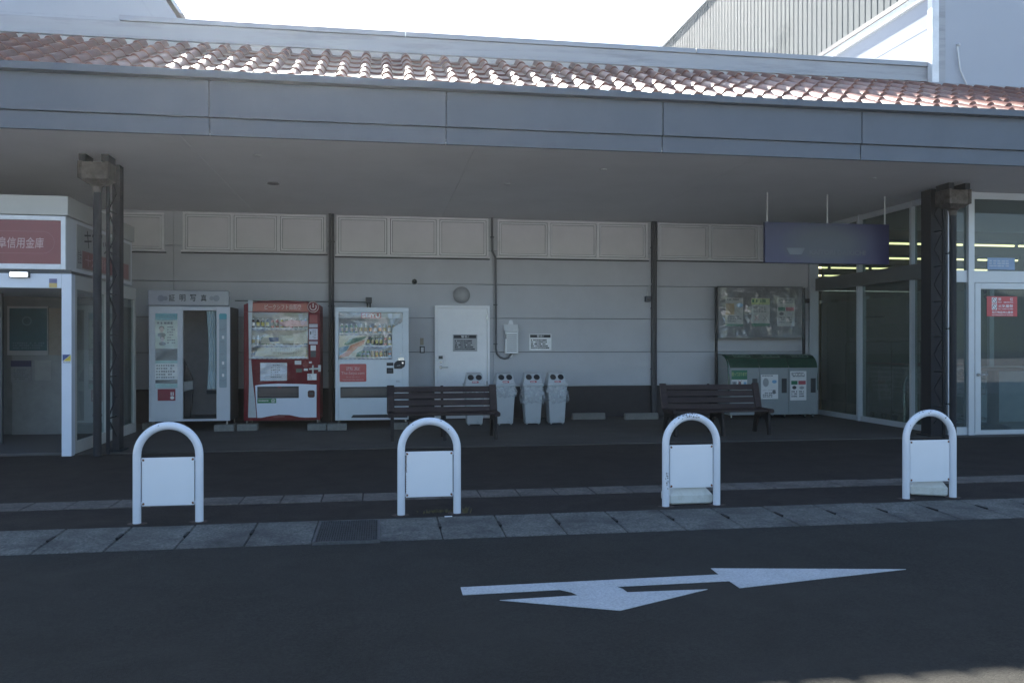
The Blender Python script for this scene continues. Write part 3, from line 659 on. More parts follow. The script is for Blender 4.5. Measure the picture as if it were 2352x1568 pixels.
def shelf_row(root, rail_name, a, b, zr, y, n, cans, pal, seed, mrail):
    random.seed(seed)
    R = MB().box(a, b, y-.03, y+.14, zr-.018, zr+.008).build('display_shelf', mrail, root, bevel=.003)
    m = MB(); m2 = MB()
    for i in range(n):
        xx = a+(i+.5)*(b-a)/n; m.poly(rrect(xx-.017, xx+.017, zr-.012, zr+.004, .006, y-.034), (0,.004,0)); m2.box(xx-.026, xx+.026, y-.0315, y-.0302, zr+.010, zr+.022) 
    m.build('push_button', mat('button_blue_grey', (.10,.13,.20), .3), R)
    m2.box(a, b, y-.030, y-.027, zr+.009, zr+.024); m2.build('price_strip', M_paper, R)
    k = 0
    for i in range(n):
        src = (PC_ if cans else PB_)[pal[(i//random.choice((1,2,2)))%len(pal)]]; c = src.copy(); COL.objects.link(c); c.parent = R
        c.location = Vector((a+(i+.5)*(b-a)/n, y+.035, zr+.0085))-ORG; c.rotation_euler.z = random.random()*6
    return R
def blocks(X0, X1, Y1, lab, yc=None):
    x, y = gnd((X0+X1)/2, Y1, .012); a, b = wx(X0, y), wx(X1, y); h = .098
    m = MB().box(a, b, y, y+.19, .012, .012+h).build
    global ORG
    ORG = Vector(((a+b)/2, y+.1, .012)); mm = MB().box(a, b, y+.012, y+.19, .012, .012+h)
    w_ = (b-a)
    mm.box(a, b, y, y+.0115, .012, .038).box(a, b, y, y+.0115, .083, .012+h).box(a, a+.09*w_/.3, y, y+.0115, .0385, .0825).box(b-.09*w_/.3, b, y, y+.0115, .0385, .0825).box((a+b)/2-.02, (a+b)/2+.02, y, y+.0115, .0385, .0825)
    o = mm.build('concrete_block', mat('block_concrete', (.20,.20,.185), .9, var=.2, scale=30, bump=.6, bscale=120), None, bevel=.003)
    tag(o, lab, 'concrete block', 'concrete blocks under the machines')
blocks(491, 537, 990, 'pale concrete block under the right foot of the photo booth')
blocks(326, 357, 986, 'concrete block under the left foot of the photo booth')
blocks(544, 590, 989, 'grey concrete block under the left foot of the red drinks machine')
blocks(706, 749, 988, 'grey concrete block under the right foot of the red drinks machine')
blocks(752, 796, 988, 'grey concrete block under the left foot of the white drinks machine')
blocks(905, 937, 986, 'concrete block under the right foot of the white drinks machine behind the bench')

# ---- red machine
x0, x1, z0, z1 = rc(560, 693, 735, 965, VY); dp = .68
G = thing('drinks_machine', 'red drinks vending machine with a rounded top beside the photo booth', 'vending machine', ((x0+x1)/2, VY, 0), 'drinks vending machines')
redc = mat('machine_red', (.135,.006,.011), .45, var=.1, spec=.25)
mwhite = mat('machine_white', (.62,.66,.74), .3, var=.02, coat=.3)
wa, wb, wc, wd = rc(572, 717, 708, 824, VY)       # display opening
m = MB(); zt_ = wz(647, 688, VY)
# body shell: leaves the display a real recess
crown = [(x0, VY, z1-.05)]+[(x0+(x1-x0)*t/12, VY, z1-.02+ .045*math.sin(math.pi*t/12)) for t in range(1, 12)]+[(x1, VY, z1-.05)]
m.poly([(x0, VY, wd+.001)]+[(x1, VY, wd+.001)]+crown[::-1], (0, dp, 0))
m.box(x0, wa-.001, VY, VY+dp, z0, wd).box(wb+.001, x1, VY, VY+dp, z0, wd).box(wa, wb, VY, VY+dp, z0, wc-.001).box(wa, wb, VY+.26, VY+dp, wc, wd)
m.build('cabinet', redc, G, bevel=.003)
pr('header_panel', 580, 697, 716, 715, VY, mat('header_rose', (.34,.06,.06), .15, coat=.6), G, .004)
a, b, c, d = rc(608, 699, 692, 711, VY); txt('ピークシフト自販機', a, b, c, d, VY-.0055, mat('rose_lettering', (.55,.34,.33), .4), G, bold=.006)
cx_, cz_ = wx(719.5, VY), wz(719.5, 705, VY); rr = .094
E = MB().lathe([(rr,-.012),(rr,.02),(rr*.97,.026)], (cx_, VY, cz_), 32, 'y').build('round_emblem', redc, G)
m = MB(); em = mat('emblem_cream', (.55,.42,.40), .4)
def ringp(m, cx_, cz_, r0, r1, y, a0=0, a1=360, n=36, th=.002):
    for i in range(n):
        t0, t1 = math.radians(a0+(a1-a0)*i/n), math.radians(a0+(a1-a0)*(i+1)/n)
        m.poly([(cx_+r0*math.cos(t0), y-th, cz_+r0*math.sin(t0)), (cx_+r1*math.cos(t0), y-th, cz_+r1*math.sin(t0)), (cx_+r1*math.cos(t1), y-th, cz_+r1*math.sin(t1)), (cx_+r0*math.cos(t1), y-th, cz_+r0*math.sin(t1))], (0, th, 0))
ringp(m, cx_, cz_, rr*.86, rr*.95, VY-.0265); ringp(m, cx_, cz_, rr*.44, rr*.60, VY-.0265, -215, 35, 24)
m.box(cx_-.009, cx_+.009, VY-.0285, VY-.0265, cz_-.01, cz_+rr*.62); m.build('emblem_mark', em, E)
# white side stripe, lower white panel
m = MB(); q = [(570,689),(580.5,689),(578,760),(577,830),(581,880),(586,920),(589,958.5),(570,958.5),(572,880),(571.5,800)]
m.poly([(wx(X, VY), VY-.006, wz(X, Y, VY)) for X, Y in q], (0,.005,0)); m.build('side_stripe', mat('stripe_grey_white', (.42,.45,.47), .3), G)
m = MB(); q = [(586,885),(600,882.5),(640,880.5),(690,881.5),(727,883),(727,958),(700,958.5),(688,957.5),(665,952.5),(640,952),(620,955),(600,959),(591,959),(588,920)]
m.poly([(wx(X, VY), VY-.005, wz(X, Y, VY)) for X, Y in q], (0,.004,0)); m.build('lower_panel', mwhite, G)
# display
inner = mat('display_backing', (.42,.44,.46), .5); railm = mat('shelf_rail_grey', (.34,.35,.37), .35)
B(wa+.002, wb-.002, VY+.252, VY+.259, wc+.002, wd-.002).build('display_back', mat('display_red_cream', (.45,.43,.38), .5), G)
a_, b_ = wa+.01, wb-.012
for (Yr, cans, pal, sd) in ((756, False, [1,4,2,7,8,8,6,3,1], 1), (795, False, [6,0,2,6,3,6,4,9,6], 2), (823, True, [3,6,9,6,6,7,3,6], 3)):
    shelf_row(G, '', a_, b_, wz(640, Yr, VY+.05)-.0, VY+.08, 12, cans, pal, sd, railm)
# cream advertising film standing in front of the lower shelves
crm = mat('cream_film', (.50,.48,.36), .35, var=.08, scale=4)
m = MB(); q = [(592,793),(598,781),(605,774),(640,776),(668,775),(690,768),(707,762),(707,790),(690,792),(620,795)]
def lay(q, y, th=.003): return MB().poly([(wx(X, y), y, wz(X, Y, y)) for X, Y in q], (0, th, 0))
lay([(598,789),(602,776),(610,769.5),(640,771),(668,771),(690,765),(706,759.5),(706,788),(690,789.5),(620,789.5)], VY+.042).build('advert_film', crm, G)
lay([(585,818),(592,799),(640,797),(704,796.5),(704,818),(640,819)], VY+.042).build('advert_film', crm, G)
lay([(617,775),(640,774),(640,784),(620,785)], VY+.040, .0015).build('blue_print', mat('blue_print', (.03,.09,.22), .4), G)
lay([(640,740),(668,735),(706,737),(706,750),(660,750),(648,748)], VY+.042).build('rose_film', mat('rose_film', (.50,.22,.22), .35), G)
m = MB(); a, b, c, d = rc(622, 799, 700, 816, VY+.04); bars(m, a, b, c, d, VY+.0415, 2, cell=.035, fill=.8, seed=5); m.build('film_print', mat('film_print', (.40,.37,.28), .5), G)
B(wa+.002, wb-.002, VY+.012, VY+.016, wc+.002, wd-.002).build('display_window', clear('machine_window', refl=1.9, rough=.03, wav=.10, wscale=1.8, film=.04), G)
m = MB(); e = .014; m.box(wa-.012, wb+.012, VY-.008, VY-.001, wd+.001, wd+.012).box(wa-.012, wb+.012, VY-.008, VY-.001, wc-.012, wc-.001); m.build('window_trim', redc, G)
# right hand controls
lg = mat('label_grey', (.45,.44,.48), .4)
pr('label_plate', 710, 744, 729.5, 752, VY, lg, G, .004); N1 = pr('price_notice', 710, 754.5, 729.5, 780, VY, mat('notice_white', (.56,.55,.62), .4), G, .003)
m = MB(); a, b, c, d = rc(712, 757, 728, 778, VY); bars(m, a+.04, b, c, d, VY-.0035, 6, seed=8); m.build('fine_print', ge, N1)
a, b, c, d = rc(712.5, 761, 715, 768, VY); txt('1', a, b, c, d, VY-.004, M_ink, N1)
pr('label_plate', 710, 783.5, 729.5, 790.5, VY, lg, G, .004)
pr('white_card', 713.5, 793, 725.5, 805, VY, M_paper, G, .003); pr('dark_slot', 713.5, 806, 725.5, 820, VY, M_dgrey, G, .004)
pr('upper_label', 711, 723, 729, 742, VY, mat('label_red_pale', (.28,.035,.035), .3), G, .003)
pr('coin_plate', 677, 828, 692, 837, VY, M_alu, G, .006, .003)
m = MB(); cx_, cz_ = wx(701.5, VY), wz(701.5, 837, VY); ringp(m, cx_, cz_, .036, .048, VY-.001, n=24, th=.008); m.lathe([(.032,0),(.03,.006)], (cx_, VY, cz_), 20, 'y')
cx_, cz_ = wx(713, VY), wz(713, 832, VY); ringp(m, cx_, cz_, .022, .029, VY-.001, n=20, th=.008); m.build('coin_knob', mat('knob_red', (.20,.02,.02), .3), G)
pr('coin_dial', 709, 830, 717, 834, VY-.004, M_alu, G, .004)
pr('credit_display', 680, 846, 693.5, 855, VY, mat('lcd', (.07,.09,.08), .2), G, .006, .002); pr('small_label', 698, 846, 707, 851, VY, M_paper, G)
m = MB(); hy = VY-.03; hz = wz(720, 847, VY); hx = wx(719, VY)
m.tube([(hx, VY, hz+.05), (hx, hy, hz+.05), (hx, hy, hz-.07), (hx, VY, hz-.07)], .014, 10); m.tube([(hx-.06, hy-.01, hz), (hx, hy-.018, hz+.003), (wx(737, hy), hy-.01, hz+.005)], [.012,.017,.014], 10)
m.build('lock_handle', mat('handle_white', (.6,.6,.56), .35), G); pr('hasp', 731, 838, 737, 853, VY-.01, M_alu, G, .01)
QN = pr('notice_label', 706, 858, 727, 872.5, VY, M_paper, G); m = MB(); a, b, c, d = rc(707, 859, 718, 871, VY); bars(m, a, b, c, d, VY-.0025, 4, seed=10); m.build('fine_print', ge, QN)
PN = pr('paper_notice', 598, 833, 659, 874, VY, mat('notice_grey', (.50,.52,.58), .3), G, .003)
m = MB(); a, b, c, d = rc(622, 836, 650, 868, VY); bars(m, a, b, c, d, VY-.0035, 6, seed=11); m.build('fine_print', ge, PN)
a, b, c, d = rc(597, 832, 660, 875, VY); B(a, b, VY-.012, VY-.009, c, d).build('notice_cover', clear('poster_vinyl'), G)
FL = pr('dispensing_flap', 591, 887, 686.5, 914, VY, M_black, G, .008, .004)
a, b, c, d = rc(595, 891, 683, 910, VY); B(a, b, VY-.0115, VY-.0085, c, d).build('flap_window', mat('flap_glass', (.045,.045,.05), .12), FL); B(a, b, VY-.014, VY-.012, c+.012, c+.020).build('flap_bar', M_dgrey, FL)
pr('flap_mark', 637, 888, 646, 890, VY-.008, M_red, FL)
GS = pr('green_sticker', 591, 914.8, 634.5, 925.5, VY, mat('sticker_green', (.03,.16,.06), .35), G, .007)
m = MB(); ringp(m, wx(627.5, VY), wz(627.5, 920, VY), .022, .029, VY-.0072, n=20, th=.0012); cx_, cz_ = wx(627.5, VY), wz(627.5, 920, VY); m.poly([(cx_-.013, VY-.0085, cz_-.009), (cx_+.013, VY-.0085, cz_-.009), (cx_, VY-.0085, cz_+.014)], (0,.001,0))
a, b, c, d = rc(594, 918, 620, 922, VY); bars(m, a, b, c, d, VY-.0072, 1, seed=12, fill=.6); m.build('sticker_print', M_paper, GS)
m = MB(); a, b, c, d = rc(707, 896, 723, 912.5, VY); m.poly(rrect(a, b, c, d, .03, VY-.014), (0,.009,0)); CR = m.build('coin_return', mat('return_dark', (.05,.012,.014), .3), G); pr('return_flap', 711, 901, 719, 906, VY-.014, M_dgrey, CR)
pr('toe_slot', 628, 955.5, 654, 957, VY-.001, mat('slot_rose', (.30,.12,.10), .4), G)
m = MB()
for X in (566, 729): m.tube([(wx(X, VY), VY+.05, .10), (wx(X, VY), VY+.05, z0+.003)], .013, 8)
for X in (566, 729): m.tube([(wx(X, VY), VY+dp-.05, .0), (wx(X, VY), VY+dp-.05, z0+.003)], .013, 8)
m.build('foot', M_steel, G)

# ---- white machine
x0, x1, z0, z1 = rc(770, 706, 938.5, 964, VY)
G = thing('drinks_machine', 'plain pale white drinks vending machine with a red shop panel, half behind the left bench', 'vending machine', ((x0+x1)/2, VY, 0), 'drinks vending machines')
mw2 = mat('machine_pale', (.56,.61,.65), .32, var=.025, coat=.25, dirt=(.50,.54,.58), dscale=2)
wa, wb, wc, wd = rc(777.5, 717, 924.5, 825.5, VY)
wn = wx(901, VY); za, zb_ = wz(912, 737, VY), wz(912, 747, VY)
m = MB(); m.box(x0, x1, VY, VY+dp, wd+.001, z1).box(x0, wa-.001, VY, VY+dp, z0, wd).box(wb+.001, x1, VY, VY+dp, z0, wd).box(wa, wb, VY, VY+dp, z0, wc-.001).box(wa, wb, VY+.26, VY+dp, wc, wd)
m.poly([(wn, VY, wc), (wb, VY, wc), (wb, VY, za), (wb-.03, VY, zb_+.03), (wn+.03, VY, zb_-.02), (wn, VY, zb_-.08)], (0, .2, 0))
m.build('cabinet', mw2, G, bevel=.003)
B(wa+.002, wb-.002, VY+.252, VY+.259, wc+.002, wd-.002).build('display_back', mat('display_blue_grey', (.30,.34,.38), .5), G)
for (Yr, cans, pal, sd, xr) in ((768, False, [0,0,6,3,4,3,2,2,2,6,2,6], 21, wb-.02), (796, False, [7,0,5,0,4,4,4,6,1,4,8], 22, wn-.005), (823, True, [2,5,0,0,5,4,3,9,5,5,5], 23, wn-.005)):
    shelf_row(G, '', wa+.01, xr, wz(850, Yr, VY+.05), VY+.08, 13 if cans is False and sd == 21 else 12, cans, pal, sd, railm)
cf = mat('cream_advert', (.58,.54,.42), .35); gf = mat('green_advert', (.05,.17,.09), .35); of = mat('orange_advert', (.55,.20,.09), .35); bf = mat('blue_advert', (.12,.28,.38), .35)
lay([(779,771),(846,769),(842,784),(834,800),(829,821),(779,822)], VY+.044).build('advert_film', cf, G)
lay([(790,790),(803,779),(820,775),(842,772),(838,778),(822,784),(805,790),(796,793)], VY+.042, .0015).build('advert_green', gf, G)
lay([(805,793),(822,787),(838,780),(836,790),(824,796),(812,806),(800,818),(779,822),(781,816),(797,806)], VY+.041, .0015).build('advert_orange', of, G)
lay([(779,798),(796,794),(803,794),(796,804),(784,814),(779,816)], VY+.0405, .0012).build('advert_blue', bf, G)
lay([(819,810),(832,805),(829,818),(818,819)], VY+.040, .0012).build('advert_green', gf, G)
lay([(838,720),(838,718),(777,718),(777,731),(838,731)], VY+.046).build('display_header', mat('header_film', (.40,.42,.43), .3), G)
lay([(866,718),(923,718),(923,731),(866,731)], VY+.046).build('display_header', mat('header_film', (.40,.42,.43), .3), G)
SP = pr('shop_name_plate', 829, 718, 875.5, 731, VY+.030, mat('plate_rose', (.42,.10,.10), .35), G, .003)
a, b, c, d = rc(832, 719.8, 873, 729.5, VY+.027); txt('SEIYU', a, b, c, d, VY+.0255, M_white, SP, bold=.025)
m = MB(); m.poly([(wa+.002, VY+.018, wc+.002), (wn-.002, VY+.018, wc+.002), (wn-.002, VY+.018, zb_-.08), (wn+.03, VY+.018, zb_-.01), (wb-.03, VY+.018, zb_+.04), (wb-.002, VY+.018, za+.01), (wb-.002, VY+.018, wd-.002), (wa+.002, VY+.018, wd-.002)], (0, .003, 0))
m.build('display_window', clear('machine_window'), G)
RP = MB(); a, b, c, d = rc(780, 835.5, 841.5, 876.5, VY); RP.poly(rrect(a, b, c, d, .02, VY-.004), (0,.003,0)); RP = RP.build('red_notice', mat('notice_red', (.42,.065,.07), .25, var=.05), G)
nl = mat('notice_lettering', (.62,.40,.40), .4)
for s_, X0, X1, Y0, Y1 in (('西友', 795, 828, 842, 851), ('The-Seiyu.com', 784, 837, 853, 861.5), ('ネットスーパー', 795, 826, 864, 867.5), ('http://www.the-seiyu.com', 787, 835, 870, 873.5)):
    a, b, c, d = rc(X0, Y0, X1, Y1, VY); txt(s_, a, b, c, d, VY-.0052, nl, RP)
FL = pr('dispensing_flap', 782, 888, 897, 913, VY, M_black, G, .008, .003)
a, b, c, d = rc(785, 891, 894, 909, VY); B(a, b, VY-.0115, VY-.0085, c, d).build('flap_window', mat('flap_glass2', (.06,.065,.065), .15), FL)
m = MB(); a, b, c, d = rc(905, 827.5, 930.5, 846.5, VY)
m.poly([(a, VY-.012, c+.01), (a+.01, VY-.012, c), ((a+b)/2+.03, VY-.012, c), (b-.01, VY-.012, c+.035), (b, VY-.012, c+.07), (b, VY-.012, d), (a+.06, VY-.012, d), (a+.015, VY-.012, d-.03), (a, VY-.012, d-.06)], (0,.011,0)); CL = m.build('coin_panel', M_black, G, bevel=.004)
m = MB().tube([(a+.04, VY-.018, c+.045), (a+.10, VY-.018, c+.06)], .006, 8); m.box(b-.055, b-.025, VY-.016, VY-.012, d-.055, d-.025); m.build('return_lever', M_steel, CL)
pr('credit_display', 888, 832.5, 903.5, 839.5, VY, M_black, G, .005); BS = pr('bill_slot', 888, 844.5, 903.5, 857.5, VY, M_black, G, .008, .002); pr('slot_grille', 891, 848, 900.5, 854, VY-.008, M_dgrey, BS)
pr('cover_square', 912, 752.5, 925.5, 765, VY, mw2, G, .003, .001); pr('cover_square', 871.5, 841, 885, 857.5, VY, mw2, G, .003, .001)
m = MB(); a, b, c, d = rc(914, 821, 928, 828, VY); m.poly(rrect(a, b, c, d, .015, VY-.008), (0,.007,0)); m.build('select_button', M_steel, G)
m = MB().lathe([(.012,0),(.010,.006)], (wx(920, VY), VY, wz(920, 812, VY)), 12, 'y'); m.build('lock', M_steel, G)
m = MB(); a, b, c, d = rc(910, 873, 920, 878, VY); bars(m, a, b, c, d, VY-.001, 2, seed=14); m.build('fine_print', ge, G)
lay([(807,957.5),(811,952.5),(897,951),(936,951),(936,958.5),(807,959)], VY-.004, .003).build('toe_recess', M_black, G)
m = MB()
for X in (777, 932):
    for yy, zz in ((VY+.05, .10), (VY+dp-.05, 0)): m.tube([(wx(X, VY), yy, zz), (wx(X, VY), yy, z0+.003)], .013, 8)
m.build('foot', M_steel, G)
for o in PB_+PC_: bpy.data.objects.remove(o)
# ================================================================ recycling bins with two holes
binm = mat('bin_grey', (.44,.46,.47), .5, var=.04, dirt=(.28,.29,.30), dscale=4); lidm = mat('bin_lid', (.50,.52,.54), .45, var=.03)
bagm = clear('bin_bag', refl=1.45, rough=.25, wav=.03, wscale=9, film=.30, filmcol=(.62,.64,.66))
BNY = 14.02
def make_bin():
    G = thing('recycling_bin', '', 'bin', (0,0,0), 'grey two hole recycling bins')
    w1, w0, d1, d0, H = .165, .130, .165, .13, .665; m = MB()
    def ring(a, b, z): return [(-a,-b,z),(a,-b,z),(a,b,z),(-a,b,z)]
    L0 = ring(w0*.97,d0*.97,.02)+ring(w0,d0,.035)+ring(w1,d1,H)
    m._add(L0, [(3,2,1,0)]+[(4*k+i,4*k+(i+1)%4,4*k+4+(i+1)%4,4*k+4+i) for k in (0,1) for i in range(4)]+[(8,9,10,11)]); 
    for x in (-.1, .1):
        for y in (-.1, .1): m.box(x-.015, x+.015, y-.015, y+.015, 0, .02)
    m.build('body', binm, G, bevel=.012)
    m = MB(); a, b = .182, .18
    L0 = ring(a,b,H-.005)+ring(a,b,H+.035)
    m._add(L0, [(3,2,1,0),(4,5,6,7)]+[(i,(i+1)%4,4+(i+1)%4,4+i) for i in range(4)])
    m._add([(-.165,-.15,H+.035),(.165,-.15,H+.035),(.165,.16,H+.035),(-.165,.16,H+.035),(-.135,-.06,H+.205),(.135,-.06,H+.205),(.125,.12,H+.225),(-.125,.12,H+.225)],
           [(3,2,1,0),(4,5,6,7),(0,1,5,4),(1,2,6,5),(2,3,7,6),(3,0,4,7)])
    LD = m.build('lid', lidm, G, bevel=.016, seg=3)
    tlt = math.atan2(.09, .17)
    for nm, mm, sh in (('hole_rim', lidm, 0), ('hole', M_black, 1), ('label', mat('bin_label_red', (.42,.05,.06), .4), 2), ('label_text', M_paper, 3)):
        m = MB(); m.T = Matrix.Translation((0, -.108, H+.115)) @ Matrix.Rotation(-tlt, 4, 'X')
        for x in (-.068, .068):
            if sh == 0: ringp(m, x, .028, .053, .062, -.001, n=24, th=.010)
            elif sh == 1: m.lathe([(.053,.001),(.053,.004)], (x, 0, .028), 24, 'y')
        if sh == 2: m.box(-.05, .06, -.004, -.001, -.072, -.040)
        if sh == 3: bars(m, -.04, .05, -.066, -.048, -.0045, 1, cell=.016, fill=.8, seed=3)
        m.build(nm, mm, LD)
    return G
def bag(parent, seed, drop, puff):
    rd = random.Random(seed); m = MB(); N = 40; R_ = 8; vs = []
    for j in range(R_+1):
        q = j/R_; z = .665-.01-drop*q
        for i in range(N):
            t = 6.2832*i/N; c, s_ = math.cos(t), math.sin(t); k = 1/max(abs(c), abs(s_))**.8
            base = (.182+.0*q) if j == 0 else .168+puff*math.sin(q*2.6)+.012*math.sin(5*t+seed+q*4)+.010*math.sin(9*t+seed*2-q*6)+rd.uniform(-.006,.006)
            vs.append((base*k*c, base*k*s_, z+(rd.uniform(-.03,.02) if j == R_ else 0)))
    m._add(vs, [(j*N+i, j*N+(i+1)%N, (j+1)*N+(i+1)%N, (j+1)*N+i) for j in range(R_) for i in range(N)], True)
    return m.build('bag', bagm, parent)
bn = make_bin(); bins = [bn]+[copy_tree(bn) for _ in range(3)]
labs = ['grey two hole recycling bin in front of the white door, partly behind the bench back', 'grey two hole recycling bin at the right end of the left bench',
        'grey two hole recycling bin wrapped in a clear plastic bag, between two other bins', 'grey two hole recycling bin with a clear bag, rightmost of the four']
ORG = Vector((0,0,0))
for G, (X, l, dr, pf, rz) in zip(bins, ((1089, labs[0], .10, .01, 0), (1158, labs[1], .17, .025, .03), (1221.5, labs[2], .29, .032, -.02), (1276, labs[3], .27, .034, .02))):
    G['label'] = l; bag(G, int(X), dr, pf); G.location = (wx(X, BNY), BNY, .012); G.rotation_euler.z = rz
# loose concrete kerb blocks at the wall
for X0, X1, l in ((1316, 1391, 'pale concrete bar block on the floor against the dark wall base, nearer the bins'), (1437, 1513, 'pale concrete bar block on the floor against the wall base, nearer the right bench')):
    x, y = gnd((X0+X1)/2, 963, .012); a, b = wx(X0, y), wx(X1, y)
    m = MB(); m.poly([(a, y, .012), (a, y+.13, .012), (a, y+.105, .125), (a, y+.02, .125)], (b-a, 0, 0))
    single('wheel_stop', l, 'wheel stop', m, mat('bar_concrete', (.20,.19,.175), .9, var=.15, scale=12, bump=.4, bscale=100), ((a+b)/2, y+.06, .012), 'loose concrete wheel stops', .008)

# ================================================================ collection box with green lid
CYF = 14.3
x0, x1, z0, z1 = rc(1676, 844, 1877.6, 952, CYF); dp = .62; zt_ = wz(1759, 814, CYF+.55)
G = thing('collection_box', 'long grey collection box with three doors and a curved dark green lid', 'recycling box', ((x0+x1)/2, CYF, .012))
cgm = mat('box_grey', (.27,.30,.31), .4, var=.04); glid = mat('lid_green', (.014,.062,.040), .22, coat=.4)
prof = [(CYF+.03, z1)]+[(CYF+.03+.30*(1-math.cos(math.radians(t))), z1+(zt_-z1)*math.sin(math.radians(t))) for t in (20, 40, 60, 80)]+[(CYF+dp-.05, zt_+.0), (CYF+dp, zt_-.03)]
m = MB(); m.box(x0, x1, CYF+.02, CYF+dp, z0, z1-.002); m.poly([(x0, a, b) for a, b in prof]+[(x0, CYF+dp, z1)], (x1-x0, 0, 0)); m.build('body', cgm, G, bevel=.004)
third = (x1-x0)/3
for i in range(3):
    m = MB(); a, b = x0+i*third+.004, x0+(i+1)*third-.004
    vs = [(a, y_-.012, z_+.008) for y_, z_ in prof[:-1]]
    m.poly([(a, CYF-.012, z1-.004), (a, CYF-.012, z1+.012)]+[(a, y_-.018, z_+.014) for y_, z_ in prof[1:-1]]+[(a, y_, z_-.006) for y_, z_ in prof[1:-1]][::-1], (b-a, 0, 0))
    LD = m.build('lid', glid, G, bevel=.004)
    # framed label on the slope of the lid
    (ya, za_), (yb, zb_) = prof[2], prof[4]; cxm = a+.52*(b-a); an = math.atan2(zb_-za_, yb-ya); 
    m = MB(); m.T = Matrix.Translation((cxm, (ya+yb)/2-.022, (za_+zb_)/2+.024)) @ Matrix.Rotation(an-math.pi/2, 4, 'X')
    for q in ((-.16,.16,-.055,-.049), (-.16,.16,.049,.055), (-.16,-.154,-.049,.049), (.154,.16,-.049,.049)): m.box(q[0], q[1], -.004, -.001, q[2], q[3])
    bars(m, -.13, .14, -.025, .025, -.001, 1, cell=.06, fill=.7, th=.002, seed=i+4); m.build('lid_label', mat('lid_label', (.22,.30,.25), .5), LD)
    D_ = B(a, b, CYF-.004, CYF+.018, z0+.002, z1-.006).build('door', cgm, G, bevel=.004)
    ha = b-.135; B(ha, ha+.10, CYF-.010, CYF-.0045, z0+.40-.05*0, z1-.20).build('door_recess', mat('recess_grey', (.035,.04,.045), .5), D_, bevel=.01)
    B(ha+.005, ha+.02, CYF-.022, CYF-.0105, z0+.42, z1-.22).build('door_handle', M_dgrey, D_, bevel=.003)
for xx, nm in ((x0, 0), (x1, 1)):
    m = MB(); s_ = -1 if nm == 0 else 1
    m.tube([(xx+s_*.006, y_+.02, z_) for y_, z_ in [(CYF+.0, z1-.42), (CYF-.0, z1-.2)]+prof[:5]], .016, 8); m.build('side_trim', glid, G)
m = MB()
for xx in (x0+.06, x0+third*2-.05, x1-.22, x1-.06):
    for yy in (CYF+.08, CYF+dp-.08): m.lathe([(.026,-.012),(.026,.012)], (xx, yy, .038), 12, 'x').box(xx-.02, xx+.02, yy-.015, yy+.015, .05, z0)
m.build('caster', M_steel, G)
def sheetnote(name, lab, X0, Y0, X1, Y1, y, items, cat='notice', grp=None, m_=None, crinkle=False):
    a, b, c, d = rc(X0, Y0, X1, Y1, y); o = thing(name, lab, cat, ((a+b)/2, y, (c+d)/2), grp)
    S_ = B(a, b, y-.002, y, c, d).build('sheet', m_ or M_paper, o)
    byc = {}
    for it in items:
        k = it[0]; mm = it[1]; (u0, v0, u1, v1) = it[2]
        xa, xb, zb2, za2 = a+(b-a)*u0, a+(b-a)*u1, d-(d-c)*v1, d-(d-c)*v0
        if k == 'box': byc.setdefault(mm.name, (mm, MB()))[1].box(xa, xb, y-.0030, y-.0021, zb2, za2)
        elif k == 'text': txt(it[3], xa, xb, zb2, za2, y-.0040, mm, o, bold=.01)
        elif k == 'bars': bars(byc.setdefault(mm.name+'p', (mm, MB()))[1], xa, xb, zb2, za2, y-.0031, it[3], seed=int(u0*100+v0*37), cell=(xb-xa)*it[4] if len(it) > 4 else None, fill=it[5] if len(it) > 5 else .5)
        elif k == 'ell': ell(byc.setdefault(mm.name+'e', (mm, MB()))[1], (xa+xb)/2, (za2+zb2)/2, (xb-xa)/2, (za2-zb2)/2, y-.0032)
        elif k == 'x':
            mb = byc.setdefault(mm.name+'x', (mm, MB()))[1]; t = (xb-xa)*.09
            mb.poly([(xa, y-.0045, zb2), (xa+t, y-.0045, zb2), (xb, y-.0045, za2), (xb-t, y-.0045, za2)], (0,.001,0)); mb.poly([(xa, y-.0056, za2), (xa+t, y-.0056, za2), (xb, y-.0056, zb2), (xb-t, y-.0056, zb2)], (0,.001,0))
    for mm, mb in byc.values(): mb.build('print', mm, o)
    return o
pink = mat('pink_print', (.45,.10,.12), .5); gpr = mat('green_print', (.03,.16,.09), .5); bpr = mat('sky_blue_print', (.18,.38,.58), .5); lime = mat('lime_print', (.42,.50,.22), .5)
lgp = mat('light_grey_print', (.34,.35,.36), .5); opr = mat('tan_print', (.42,.30,.16), .5); xred = mat('red_cross_print', (.40,.06,.05), .5)
p3 = [('bars', ge, (.08,.04,.95,.20), 3, .08, .8), ('box', gpr, (.06,.33,.45,.46)), ('box', pink, (.50,.33,.96,.46)), ('ell', M_dgrey, (.12,.50,.38,.62)), ('ell', lgp, (.56,.52,.86,.62)), ('bars', ge, (.08,.66,.44,.90), 3, .2, .7), ('bars', ge, (.56,.66,.92,.90), 3, .17, .7)]
p1 = [('box', gpr, (0,0,1,.36)), ('box', gpr, (0,.36,1,.48)), ('text', lime, (.02,.10,.98,.30), '困っております'), ('box', lgp, (.03,.56,.34,.78)), ('ell', ge, (.10,.60,.28,.74)), ('ell', ge, (.42,.56,.62,.80)), ('box', bpr, (.78,.60,.95,.78)), ('x', xred, (.40,.52,.66,.82)), ('box', gpr, (.0,.86,1,.97))]
p2 = [('bars', ge, (.06,.02,.85,.08), 1, .09, .8), ('ell', bpr, (.64,.22,.92,.36)), ('bars', lgp, (.10,.62,.90,.66), 1, .1, .5), ('ell', ge, (.66,.62,.86,.80)), ('bars', ge, (.10,.72,.95,.94), 3, .14, .6), ('ell', lgp, (.10,.14,.45,.5))]
cf_ = CYF-.005
